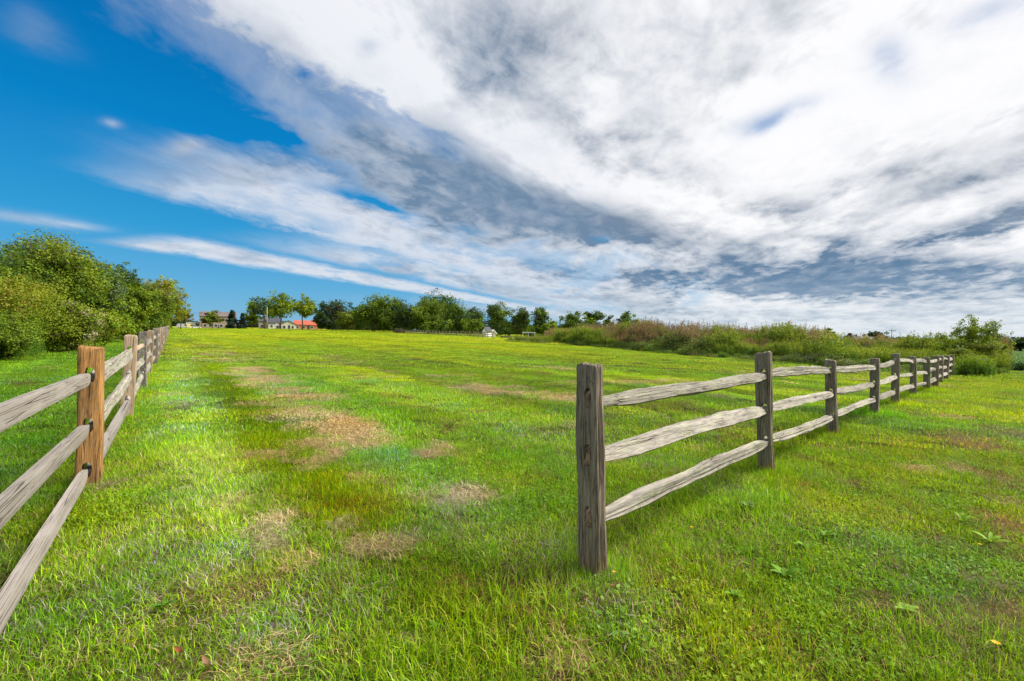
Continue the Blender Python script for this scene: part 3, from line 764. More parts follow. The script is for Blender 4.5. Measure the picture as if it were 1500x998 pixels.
def build_weeds():
    rs = np.random.RandomState(11)
    # one collection of clump kinds, sorted by name
    col = collection('weed_clumps')
    for k in range(2):
        proto(col, 'a_goldenrod%d' % k, herb(rs, 34, 0.55, 1.25, (0.085, 0.175, 0.012), (0.22, 0.28, 0.02), tipn=10, leafn=18, leafs=0.11, tips=0.05), M_WEED)   # 0,1
    for k in range(2):
        proto(col, 'b_bramble%d' % k, dome(rs, 900, 0.95, 0.8, 0.10, [(0.07, 0.12, 0.015), (0.11, 0.18, 0.018), (0.05, 0.095, 0.012), (0.14, 0.15, 0.04)]) + dome(rs, 300, 0.6, 0.5, 0.11, [(0.05, 0.07, 0.02)]), M_WEED)   # 2,3
    for k in range(2):
        proto(col, 'c_dry%d' % k, herb(rs, 26, 0.6, 1.35, (0.15, 0.135, 0.055), (0.225, 0.165, 0.085), tipn=22, leafn=9, leafs=0.09, tips=0.05, plume=0.4, tipspread=0.13, stemc=(0.17, 0.12, 0.07)), M_WEED)      # 4,5
    proto(col, 'd_green0', herb(rs, 40, 0.6, 0.75, (0.085, 0.16, 0.02), (0.1, 0.17, 0.02), tipn=4, leafn=18, leafs=0.12, tips=0.06), M_WEED)                # 6
    proto(col, 'e_thistle0', herb(rs, 7, 0.5, 1.7, (0.14, 0.12, 0.06), (0.17, 0.13, 0.09), tipn=30, leafn=3, leafs=0.07, tips=0.045, plume=0.35, tipspread=0.16, stemc=(0.15, 0.11, 0.07)), M_WEED)  # 7 tall sparse seed heads
    proto(col, 'f_aster0', dome(rs, 700, 0.7, 0.6, 0.08, [(0.10, 0.12, 0.04), (0.14, 0.15, 0.06)]) + dome(rs, 160, 0.75, 0.66, 0.05, [(0.32, 0.27, 0.24), (0.26, 0.2, 0.14)]), M_WEED)   # 8
    N = 9500
    B = rs.uniform(755, 1468, N * 2); T = rs.uniform(0, 1, N * 2) ** 1.25 * 44
    # even density over ground: thin the near (right) end
    Y = np.interp(B, AX, MB0) + T
    keepp = rs.rand(len(B)) < np.clip(Y / 95.0, 0.16, 1)
    B, T, Y = B[keepp], T[keepp], Y[keepp]
    X = (B - CX) / F * Y
    n = len(B)
    Z = ground_z(X, Y) + mound_z(X, Y)
    cl = fbm(X * 0.16, Y * 0.16, 131, 4); cl2 = fbm(X * 0.3, Y * 0.3, 137, 3)
    u = rs.rand(n)
    idx = np.full(n, 2)
    front = T < 1.6
    idx = np.where(cl > 0.53, rs.choice([0, 1, 6], n), rs.choice([2, 3, 8, 3], n))
    gold = (B > 1120) & (T < 8) & (cl2 > 0.40)
    idx = np.where(gold, rs.choice([0, 1], n), idx)
    dry = ((B < 1010) & (T > 5.5) & (u < 0.66) & (cl2 > 0.42)) | ((T > 6) & (u < 0.5) & (B < 1240) & (cl2 > 0.47)) | ((cl2 > 0.58) & (u < 0.55) & (T > 3))
    idx = np.where(dry, rs.choice([4, 5], n), idx)
    idx = np.where((B < 880) & (T < 5) & (u < 0.7), rs.choice([0, 1], n), idx)
    idx = np.where(front, rs.choice([6, 6, 2, 8], n), idx)
    idx = np.where((T > 7) & (T < 14) & (rs.rand(n) < 0.16) & (B < 1200) & (B > 880), 7, idx)
    sc = rs.uniform(0.55, 1.15, n) * (1 - 0.25 * sstep(B, 1150, 1350) * sstep(T, 6, 12))
    big = sstep(fbm(X * 0.33 + 5, Y * 0.33, 151, 3), 0.5, 0.68)
    sc = sc * (0.78 + 0.75 * big * (rs.rand(n) < 0.5))
    sc = np.where(front, sc * (0.45 + 0.3 * T / 1.6), sc)
    sc = sc * np.where(B < 815, 0.55 + 0.45 * sstep(B, 770, 815), 1)
    sc = np.where((B < 800) & (T > 6), 0.3, sc)
    sc = np.where(idx == 7, rs.uniform(0.9, 1.35, n), sc)
    rot = np.stack([rs.normal(0, .08, n), rs.normal(0, .08, n), rs.uniform(0, 2 * PI, n)], -1)
    tint = np.where(front, 1.3, 0.98)[:, None] * rs.uniform(0.8, 1.25, (n, 1)) * (0.8 + 0.5 * cl2[:, None]) * np.stack([rs.uniform(0.9, 1.15, n), np.ones(n), rs.uniform(0.8, 1.2, n)], -1)
    P = np.stack([X, Y, Z - 0.02], -1); S = np.stack([sc, sc, sc], -1)
    groups = [((0, 1), 'goldenrod', 'bright yellow green goldenrod massed on the weedy bank', 'goldenrod'),
              ((2, 3), 'bramble', 'dark leafy bramble covering the weedy bank', 'brambles'),
              ((4, 5), 'dry_weeds', 'reddish brown dry seed heads on the top of the bank', 'dry weeds'),
              ((6,), 'fresh_weeds', 'low fresh green weeds along the foot of the bank', 'weeds'),
              ((7,), 'seed_stalks', 'tall thin seed stalks standing above the crest of the bank', 'seed stalks'),
              ((8,), 'aster', 'grey green aster clumps with pale heads on the bank', 'asters')]
    for ids, nm, lab, cat in groups:
        k = np.isin(idx, ids)
        scatter(nm, P[k], rot[k], S[k], idx[k], tint[k], col, lab, cat)
    # rough verge: strip beside the bank's left end and along the hedge foot
    pts = []
    for (a, b, c, d, cnt) in ((gp(745, 500.5), gp(800, 503), 0.5, 1.0, 60),):
        t = rs.rand(cnt); q = np.array(a)[None] * (1 - t[:, None]) + np.array(b)[None] * t[:, None]
        q += rs.normal(0, c, q.shape) * [1, 1.5, 0]; pts.append(q)
    q = np.concatenate(pts); n = len(q); q[:, 2] = 0
    scatter('rough_grass', q, np.stack([0 * q[:, 0], 0 * q[:, 0], rs.uniform(0, 6, n)], -1), np.repeat(rs.uniform(0.5, 0.9, (n, 1)), 3, 1), rs.choice([6, 0, 8], n), np.ones((n, 3)) * [1.3, 1.1, 1.5], col,
            'pale rough tufts at the far left end of the weedy bank', 'weeds')
    # weeds at the foot of the left hedge
    q = []
    for k in range(520):
        t = rs.rand() ** 1.5; Yh = 14 + 62 * t
        pxh = np.interp(Yh, [14, 21, 27, 40, 62, 76], [-120, 20, 75, 150, 205, 225]) + 0.0
        base = np.array([(pxh - CX) / F * Yh, Yh, 0.0])
        q.append(base + np.array([-rs.uniform(-0.9, 2.6), -rs.uniform(-0.4, 0.8), 0]))
    q = np.array(q); n = len(q)
    scatter('hedge_weeds', q, np.stack([rs.normal(0, .1, n), rs.normal(0, .1, n), rs.uniform(0, 6, n)], -1), np.repeat(rs.uniform(0.4, 0.85, (n, 1)), 3, 1), rs.choice([6, 0, 6, 1], n), rs.uniform(.85, 1.25, (n, 1)) * [0.95, 1.12, 0.8], col,
            'lush tall weeds along the foot of the left hedgerow', 'weeds')
    # weeds at the end of the right fence
    q = []
    for k in range(150):
        Yh = rs.uniform(20.5, 27); pxh = rs.uniform(1388, 1448)
        q.append(((pxh - CX) / F * Yh, Yh, 0.0))
    q = np.array(q); n = len(q)
    scatter('tangled_weeds', q, np.stack([rs.normal(0, .1, n), rs.normal(0, .1, n), rs.uniform(0, 6, n)], -1), np.repeat(rs.uniform(0.4, 0.8, (n, 1)), 3, 1), rs.choice([0, 1, 6], n), rs.uniform(.85, 1.25, (n, 1)) * [1.0, 1.1, 0.8], col,
            'yellow green weeds tangled round the sapling where the right fence ends', 'weeds')
    # crop field
    cc = collection('crop_clumps')
    for k in range(2):
        proto(cc, 'a_bean%d' % k, [discs(rs, 420, 0.6, 0.12, 0.5, 0.11, (0.06, 0.15, 0.03)), discs(rs, 120, 0.6, 0.4, 0.56, 0.10, (0.085, 0.18, 0.035))], M_WEED)
    P = []
    y = 26.0
    while y < 175:
        sp = 0.75 if y < 60 else 1.6
        x0 = (1446 - CX) / F * y; x1 = (1640 - CX) / F * y
        xs = np.arange(x0, x1, sp); P.append(np.stack([xs + rs.uniform(-.1, .1, len(xs)), np.full(len(xs), y), 0 * xs + (1 if y < 60 else 1.7)], -1)); y += sp
    P = np.concatenate(P); P[:, 1] += rs.uniform(-.1, .1, len(P)); n = len(P)
    sc = P[:, 2].copy(); P[:, 2] = ground_z(P[:, 0], P[:, 1])
    scatter('bean_crop', P, np.stack([0 * sc, 0 * sc, rs.uniform(0, 6, n)], -1), np.stack([sc, sc, 0 * sc + 1], -1), rs.choice([0, 1], n), rs.uniform(.85, 1.15, (n, 3)), cc,
            'level dark green bean crop in the field at the far right', 'crop')
build_weeds()

# ------------------------------------------------------------------ split rail fences
def perim(K, box, bev=0.14):
    if not box:
        a = np.linspace(0, 2 * PI, K, endpoint=False) + 0.1
        rr = (np.abs(np.cos(a)) ** 2.3 + np.abs(np.sin(a)) ** 2.3) ** (-1 / 2.3)
        return np.cos(a) * rr, np.sin(a) * rr, a
    m = K // 4; t = np.linspace(-1 + bev, 1 - bev, m); o = np.ones(m)
    x = np.concatenate([o, -t, -o, t]); y = np.concatenate([t, o, -t, -o])
    return x, y, np.arctan2(y, x)
def fence_post(seed, wx, ty, H, K=36, R=44, holes=(), rough=0.004, chamfer=0.02, cut=True, hole_w=0.055, hole_h=0.13, lumps=0.008):
    """post: local Z up, faces with mortises look along local Y"""
    rs = np.random.RandomState(seed)
    K = K // 4 * 4
    ux, uy, a = perim(K, True, 0.16)
    ca, sa = np.cos(a), np.sin(a)
    rdg = rs.normal(0, rough, K)
    zs = np.concatenate([np.linspace(-0.35, H - chamfer, R), [H - chamfer * 0.35, H]])
    rings = []
    o1, o2 = rs.uniform(0, 50, 2)
    for i, z in enumerate(zs):
        lump = fbm(a / (2 * PI) * 5 + o1, np.full(K, z * 3.0 + o2), seed, 3) - 0.5
        s = 1.0
        if i == R: s = 0.93
        if i == R + 1: s = 0.80
        rx = wx / 2 * s * (1 + 0.10 * (fbm(np.array([z * 1.2 + o1]), np.array([1.0]), seed, 2)[0] - .5)); ry = ty / 2 * s
        off = rdg * (1 + 0.5 * math.sin(z * 9)) + lump * 2 * lumps
        x = ux * rx + ca * off; y = uy * ry + sa * off
        bow = 0.012 * math.sin(z * 1.9 + o1)
        rings.append(np.stack([x + bow, y, np.full(K, z) + (rs.normal(0, 0.004, K) + 0.012 * ca * (seed % 3 - 1) if i >= R else 0)], -1))
    me = ring_mesh('post', np.array(rings), smooth=True)
    if cut and holes:
        tmp = D.objects.new('tmp', me); COL.objects.link(tmp)
        bm = bmesh.new()
        for hz_ in holes:
            n = 14; hw, hh = hole_w / 2, hole_h / 2
            pts = []
            for k in range(n):
                t = 2 * PI * k / n; c, s_ = math.cos(t), math.sin(t)
                q = (abs(c) ** 3 + abs(s_) ** 3) ** (-1 / 3)
                pts.append((c * q * hw + rs.normal(0, .002), -ty, hz_ + s_ * q * hh + rs.normal(0, .003)))
            add_poly(bm, pts, (0, 2 * ty, 0))
        bmesh.ops.recalc_face_normals(bm, faces=bm.faces)
        cm = D.meshes.new('cut'); bm.to_mesh(cm); bm.free()
        cu = D.objects.new('cut', cm); COL.objects.link(cu)
        md = tmp.modifiers.new('b', 'BOOLEAN'); md.object = cu; md.operation = 'DIFFERENCE'; md.solver = 'EXACT'
        dg = bpy.context.evaluated_depsgraph_get()
        new = D.meshes.new_from_object(tmp.evaluated_get(dg))
        D.objects.remove(tmp); D.objects.remove(cu)
        if len(new.polygons) > len(me.polygons) * 0.8: me = new
        try: me.set_sharp_from_angle(angle=rad(48))
        except Exception: pass
    me.name = 'post'
    return me
def fence_rail(seed, L, h, t, R=40, K=18, style='split', taper=0.30, bow=0.03):
    """rail: along local X from 0 to L"""
    rs = np.random.RandomState(seed)
    if style != 'round': K = max(8, K // 4 * 4)
    ux, uy, a = perim(K, style != 'round', 0.10 if style == 'sawn' else 0.30)
    ca, sa = np.cos(a), np.sin(a)
    wedge = {'split': rs.uniform(-0.45, -0.15), 'sawn': 0.0, 'round': 0}[style]
    rdg = rs.normal(0, {'split': 0.0055, 'sawn': 0.0008, 'round': 0.0015}[style], K)
    rings = []; o1, o2, o3 = rs.uniform(0, 60, 3)
    tw0 = rs.uniform(-0.25, 0.25) if style == 'split' else 0
    for i in range(R):
        u = i / (R - 1); x = u * L
        dend = min(x, L - x)
        k = 0.52 + 0.48 * float(sstep(dend, 0.0, taper * (1.6 if x < L / 2 else 1.0)))
        kt = 0.60 + 0.40 * float(sstep(dend, 0.0, taper))
        amp = {'split': 1.0, 'sawn': 0.12, 'round': 0.3}[style]
        hv = h * (1 + amp * 0.36 * (fbm(np.array([x * 1.6 + o1]), np.array([o2]), seed, 3)[0] - .5))
        tv = t * (1 + amp * 0.35 * (fbm(np.array([x * 2.0 + o2]), np.array([o3]), seed + 5, 3)[0] - .5))
        lump = fbm(a / (2 * PI) * 4 + o3, np.full(K, x * 4 + o1), seed, 3) - .5
        y = ux * tv / 2 * kt * (1 + wedge * uy) + ca * (rdg + lump * 0.014 * amp)
        z = uy * hv / 2 * k + sa * (rdg + lump * 0.02 * amp)
        tw = tw0 * math.sin(PI * u)
        y, z = y * math.cos(tw) - z * math.sin(tw), y * math.sin(tw) + z * math.cos(tw)
        bz = bow * math.sin(PI * u) + amp * 0.03 * (fbm(np.array([x * 0.9 + o3]), np.array([o1]), seed + 9, 2)[0] - .5) * math.sin(PI * u)
        by = amp * 0.05 * (fbm(np.array([x * 0.8 + o2]), np.array([o3]), seed + 2, 2)[0] - .5) * math.sin(PI * u)
        xx = np.full(K, x) + (rs.normal(0, .006, K) if i in (0, R - 1) else 0)
        rings.append(np.stack([xx, y + by, z + bz], -1))
    me = ring_mesh('rail', np.array(rings), smooth=True)
    try: me.set_sharp_from_angle(angle=rad(40))
    except Exception: pass
    return me
def place_rail(root, me, mat, a, b, label=None):
    a, b = Vector(a), Vector(b); v = b - a
    o = obj('rail', me, None, root)
    if not me.materials: me.materials.append(mat)
    X = v.normalized(); Y = Vector((0, 0, 1)).cross(X).normalized(); Z = X.cross(Y)
    o.matrix_local = Matrix.Translation(a) @ Matrix((X, Y, Z)).transposed().to_4x4()
    s = v.length
    L = max(c.co.x for c in me.vertices)
    o.scale = (s / L, 1, 1)
    if label: o['label'] = label
    return o
def place_post(root, me, mat, p, ang, lean=(0, 0), label=None):
    o = obj('post', me, None, root)
    if not me.materials: me.materials.append(mat)
    o.location = p; o.rotation_euler = (lean[0], lean[1], 0)
    o.rotation_euler = (Matrix.Rotation(lean[1], 3, 'Y') @ Matrix.Rotation(lean[0], 3, 'X') @ Matrix.Rotation(ang, 3, 'Z')).to_euler()
    if label: o['label'] = label
    return o
def post_point(p, lean, z):
    M = (Matrix.Rotation(lean[1], 3, 'Y') @ Matrix.Rotation(lean[0], 3, 'X'))
    return Vector(p) + M @ Vector((0, 0, z))

def right_fence():
    rs = random.Random(3)
    px = [867, 1124, 1221, 1280, 1311.5, 1338, 1357, 1369, 1378, 1386, 1393.5]
    ys = [840, 691, 637, 607, 592, 581, 573, 566, 560.5, 555.5, 551]
    top = [533, 516, 527, 525, 518, 522, 523, 521, 521, 521, 520]
    lean = [(0, -0.028), (0, -0.062), (0, -0.085), (0, -0.03), (0.0, -0.045), (0, -0.06), (0, -0.03), (0.02, 0.0), (0, -0.03), (0, -0.01), (0, 0.0)]
    P = []
    for i in range(11):
        p = gp(px[i], ys[i]); p.z = gz(p.x, p.y); P.append(p)
    root = thing('split_rail_fence', 'grey weathered three-rail split rail fence leading from the near right post to the sapling', 'fence', (0, 0, 0))
    HZ = [(1.165, 0.795, 0.385), (1.145, 0.745, 0.365)] + [None] * 9
    hs = []
    for i, p in enumerate(P):
        d = (P[min(i + 1, 10)] - P[max(i - 1, 0)]); ang = math.atan2(d.y, d.x) - PI / 2
        H = hz(px[i], top[i], p.y) - p.z
        if HZ[i] is None: hh = tuple(H * f + rs.uniform(-0.02, 0.02) for f in (0.865, 0.565, 0.265))
        else: hh = HZ[i]
        hs.append(hh)
        hi = i < 6
        me = fence_post(40 + i, rs.uniform(0.145, 0.165) if i else 0.158, rs.uniform(0.085, 0.10), H, 40 if i < 3 else 20, 60 if i < 3 else 24, hh, cut=hi, hole_w=0.06, hole_h=0.135)
        place_post(root, me, W_DARKPOST, p, ang, lean[i])
    d0 = (P[1] - P[0]).normalized()
    for k in range(3):
        c = post_point(P[0], lean[0], hs[0][k]) - Vector((0, 0, 0.025))
        me = fence_rail(90 + k, 0.07, 0.16, 0.075, 8, 12, taper=0.05, bow=0)
        o = place_rail(root, me, W_INNER, c - d0 * 0.038, c + d0 * 0.03, 'brown rotted rail end inside the post slot'); o.name = 'rail_end'
    for i in range(10):
        dirv = (P[i + 1] - P[i]).normalized()
        nrm = Vector((0, 0, 1)).cross(dirv)
        for k in range(3):
            a = post_point(P[i], lean[i], hs[i][k]); b = post_point(P[i + 1], lean[i + 1], hs[i + 1][k])
            if i == 0: a.z -= (0.045, 0.035, 0.03)[k]
            b.z -= 0.02
            side = 0.010 if (i + k) % 2 else -0.010
            me = fence_rail(100 + i * 7 + k, (b - a).length + 0.10, (0.105, 0.118, 0.105)[k] if i < 1 else rs.uniform(0.08, 0.112), rs.uniform(0.075, 0.095), 56 if i < 3 else 22, 20 if i < 3 else 10,
                            bow=[[0.0, 0.02, 0.01], [0.03, 0.0, -0.02], [0.0, -0.02, 0.02]][i][k] if i < 3 else rs.uniform(-0.03, 0.04), taper=0.42)
            place_rail(root, me, W_RAIL, a - dirv * (0.02 if i == 0 else 0.05) + nrm * side, b + dirv * 0.05 + nrm * side)
right_fence()

def left_fence():
    rs = random.Random(8)
    pp = [(128, 711), (186, 611), (208, 569), (218, 550), (226.5, 535)]
    P = [gp(*q) for q in pp]
    P = [P[0] + (P[0] - P[1]) * 1.0] + P
    # beyond the fifth post the line runs straight to its far end
    far = gp(248.5, 486.0)
    d = (far - P[-1]); L = d.length; n = int(L / 3.9)
    for k in range(1, min(n, 24) + 1): P.append(P[5] + d.normalized() * 3.9 * k)
    for p in P: p.z = gz(p.x, p.y)
    root = thing('split_rail_fence', 'mixed old and new split rail fence running away along the left hedgerow', 'fence', (0, 0, 0))
    N = len(P)
    tops = [None, 508, 491, 486, 484, 481]
    mats = [W_PALE, W_CEDAR, W_PALE, W_LICHEN, W_TAN, W_LICHEN]
    labs = [None, 'newer orange brown post', 'pale flat-sawn post with clipped corners', 'dark lichened post', 'tan split post', None]
    lean = [(0, 0), (0.0, 0.028), (0.0, 0.035), (0, 0.02), (0, 0.03), (0.0, 0.02)] + [(rs.uniform(-.03, .03), rs.uniform(-.03, .04)) for _ in range(N)]
    hz0 = [(1.15, 0.67, 0.10), (1.085, 0.60, 0.17), (1.13, 0.73, 0.29), (1.10, 0.74, 0.36), (1.1, 0.72, 0.34)]
    hs = []
    shared = [fence_post(300 + k, 0.17, 0.11, 1.42, 14, 12, (), cut=False) for k in range(3)]
    shmat = [W_LICHEN, W_TAN, W_DARKPOST]
    for i, p in enumerate(P):
        q = P[min(i + 1, N - 1)] - P[max(i - 1, 0)]; ang = math.atan2(q.y, q.x) - PI / 2
        hh = hz0[i] if i < 5 else (1.12, 0.73, 0.34)
        hs.append(hh)
        if i < 6:
            H = 1.37 if i == 0 else hz(pp[i - 1][0], tops[i], p.y) - p.z
            dims = [(0.15, 0.1), (0.185, 0.15), (0.175, 0.075), (0.17, 0.13), (0.16, 0.12), (0.17, 0.12)][i]
            me = fence_post(200 + i, dims[0], dims[1], H, 32 if i < 4 else 16, 40 if i < 4 else 18, hh, rough=0.0012 if i in (1, 2) else 0.005, chamfer=0.012 if i == 1 else 0.03,
                            cut=(i < 5), hole_w=0.075 if i in (1, 2) else 0.06, hole_h=0.15, lumps=0.003 if i in (1, 2) else 0.014)
            place_post(root, me, mats[i], p, ang, lean[i], labs[i])
        else:
            k = (0, 2, 0, 1, 0, 2, 1)[i % 7]
            place_post(root, shared[k], shmat[k], p, ang, lean[i])
    shr = [fence_rail(400 + k, 4.0, 0.125, 0.085, 12, 8) for k in range(4)]
    for i in range(N - 1):
        dirv = (P[i + 1] - P[i]).normalized(); nrm = Vector((0, 0, 1)).cross(dirv)
        for k in range(3):
            a = post_point(P[i], lean[i], hs[i][k]); b = post_point(P[i + 1], lean[i + 1], hs[i + 1][k])
            side = -0.012 if i % 2 else 0.012
            a.z -= 0.035; b.z -= 0.035
            a = a - dirv * 0.04 + nrm * side; b = b + dirv * 0.04 + nrm * side
            if i == 0:
                me = fence_rail(500 + k, (b - a).length, 0.118, 0.058, 40, 20, 'sawn', taper=0.32, bow=0.01); mt = W_SAWN
            elif i == 1:
                me = fence_rail(510 + k, (b - a).length, 0.125, 0.08, 40, 18, 'sawn' if k == 2 else 'split', taper=0.3, bow=0.0); mt = W_SAWN if k == 2 else W_RAIL
            elif i == 2:
                me = fence_rail(520 + k, (b - a).length, 0.10, 0.09, 28, 14, 'round' if k == 0 else 'split', taper=0.2, bow=0.0); mt = W_PINK if k == 0 else W_RAIL
            elif i < 6:
                me = fence_rail(530 + i * 3 + k, (b - a).length, 0.12, 0.08, 18, 10); mt = W_RAIL
            else:
                me = shr[rs.randrange(4)]; mt = W_RAIL
            place_rail(root, me, mt, a, b)
left_fence()

# small far plank fence in front of the far trees
def far_fence():
    m = plain('far_fence_wood', (0.20, 0.17, 0.13))
    A = at(590, 165); B = at(722, 112); A.z = B.z = 0
    A.z = gz(A.x, A.y)
    root = thing('board_fence', 'long low three-board paddock fence in front of the far tree row', 'fence', (0, 0, 0))
    d = B - A; n = 26; dn = d.normalized(); ang = math.atan2(d.y, d.x)
    pm = None; rm = None
    for i in range(n + 1):
        p = A + d * i / n
        if pm is None:
            o = bmobj('post', lambda bm: (add_box(bm, -0.09, 0.09, -0.09, 0.09, -0.2, 1.45)), m, root); pm = o.data
        else: o = obj('post', pm, None, root)
        o.location = p; o.rotation_euler = (0, 0, ang)
    Ls = d.length / n
    for i in range(n):
        for z in (0.4, 0.85, 1.3):
            if rm is None:
                o = bmobj('rail', lambda bm: add_box(bm, 0.09, Ls - 0.09, -0.03, 0.03, -0.08, 0.08), m, root); rm = o.data
            else: o = obj('rail', rm, None, root)
            o.location = A + d * i / n + Vector((0, 0, z)); o.rotation_euler = (0, 0, ang)
far_fence()

# ------------------------------------------------------------------ trees and bushes
def crown(rs, H, W, cb, n, size, cols, lobes=9, ragged=0.35, flat=1.0, top_cols=None, clumpn=60, spread=0.16, shape='round', fill=0.5):
    """leaf cloud: local base at 0; crown from cb to H, width W"""
    cz = (H + cb) / 2; rz = (H - cb) / 2; rx = W / 2 * 1.1
    cl = []
    for k in range(lobes):
        a = rs.uniform(0, 2 * PI); ph = rs.uniform(-0.75, 1.0)
        rr = rs.uniform(0.25, 0.72) * math.sqrt(max(0.05, 1 - ph * ph * 0.75))
        cl.append((rr * math.cos(a), rr * math.sin(a), ph * 0.62, rs.uniform(0.30, 0.50) * (1 if ph < 0.5 else 0.8)))
    cl.append((0, 0, 0.35, 0.55)); cl.append((0, 0, -0.2, 0.6))
    cl = np.array(cl)
    nc = max(8, n // clumpn)
    li = rs.choice(len(cl), nc, p=cl[:, 3] ** 2 / np.sum(cl[:, 3] ** 2))
    O = rs.normal(0, 1, (nc, 3)); O /= np.linalg.norm(O, axis=1, keepdims=True)
    r = cl[li, 3] * np.where(rs.rand(nc) < fill, rs.uniform(0.75, 1.02 + ragged * 0.5, nc), rs.uniform(0.2, 0.8, nc))
    c = cl[li, :3] + O * r[:, None]
    if shape == 'cone':
        t = rs.uniform(0, 1, nc); a = rs.uniform(0, 2 * PI, nc); q = (1 - t) ** 0.9 * rs.uniform(0.5, 1.0, nc)
        c = np.stack([q * np.cos(a), q * np.sin(a), t * 2 - 1], -1); O = np.stack([np.cos(a), np.sin(a), 0.3 + 0 * a], -1)
    if shape == 'vase':
        wz = 0.45 + 0.55 * sstep(c[:, 2], -1, 0.5); c[:, 0] *= wz; c[:, 1] *= wz
    c[:, 2] = np.clip(c[:, 2], -1.02, 1.05)
    P = c * [rx, rx, rz] + [0, 0, cz]
    per = clumpn
    sp = spread * min(W, H - cb) * rs.uniform(0.55, 1.2, nc)
    Q = P[:, None] + np.clip(rs.normal(0, 1, (nc, per, 3)), -1.7, 1.7) * sp[:, None, None] * [0.55, 0.55, 0.42]
    Q = Q.reshape(-1, 3)
    OO = np.repeat(O, per, 0)
    cols = np.array(cols); ci = np.repeat(rs.choice(len(cols), nc), per)
    c2 = cols[ci]
    c2 = c2 * np.repeat(rs.uniform(0.75, 1.25, (nc, 1)), per, 0)
    if top_cols is not None:
        hh = (Q[:, 2] - cz) / rz + rs.normal(0, .35, len(Q))
        k = (hh > 0.45) & (rs.rand(len(Q)) < 0.5)
        c2[k] = np.array(top_cols)[rs.choice(len(top_cols), k.sum())]
    Q[:, 2] = np.maximum(Q[:, 2], 0.05)
    return leaves(rs, Q, size, c2, upb=0.35, aspect=0.62, outward=OO * 0.8), P
def tree(name, label, cat, loc, H, W, cb, n, size, cols, seed, group=None, trunk_r=None, **kw):
    rs = np.random.RandomState(seed)
    loc = Vector(loc)
    root = thing(name, label, cat, loc, 0, group)
    (V, Q, C), P = crown(rs, H, W, cb, n, size, cols, **kw)
    r = trunk_r or max(0.05, H * 0.018)
    def tr(bm):
        top = cb + (H - cb) * 0.62
        pts = [(0, 0, -0.2), (0.02 * H * rs.normal() * .3, 0, cb * 0.5 + 0.05), (0.01 * H * rs.normal(), 0.01 * H * rs.normal(), cb + 0.1), (0.02 * H * rs.normal(), 0.02 * H * rs.normal(), top)]
        add_tube(bm, pts, [r * 1.35, r, r * 0.85, r * 0.25], 8)
        k = rs.choice(len(P), min(len(P), 11), replace=False)
        for q in P[k]:
            t = rs.uniform(0.0, 0.6); s = Vector(pts[2]).lerp(Vector(pts[3]), t)
            q = Vector(q); mid = s.lerp(q, 0.5) + Vector((0, 0, -0.04 * H))
            if q.z > s.z: add_tube(bm, [s, mid, q], [r * 0.5, r * 0.3, r * 0.08], 5)
    bmobj('trunk', tr, M_BARK, root)
    obj('crown', fastmesh('crown', V, Q, C), M_LEAF, root)
    return root
G1, G2, G3, G4 = (0.080, 0.140, 0.010), (0.130, 0.200, 0.011), (0.045, 0.092, 0.010), (0.190, 0.255, 0.012)
Y1, Y2, O1 = (0.19, 0.22, 0.015), (0.21, 0.19, 0.02), (0.22, 0.12, 0.02)
B1 = (0.050, 0.090, 0.035)
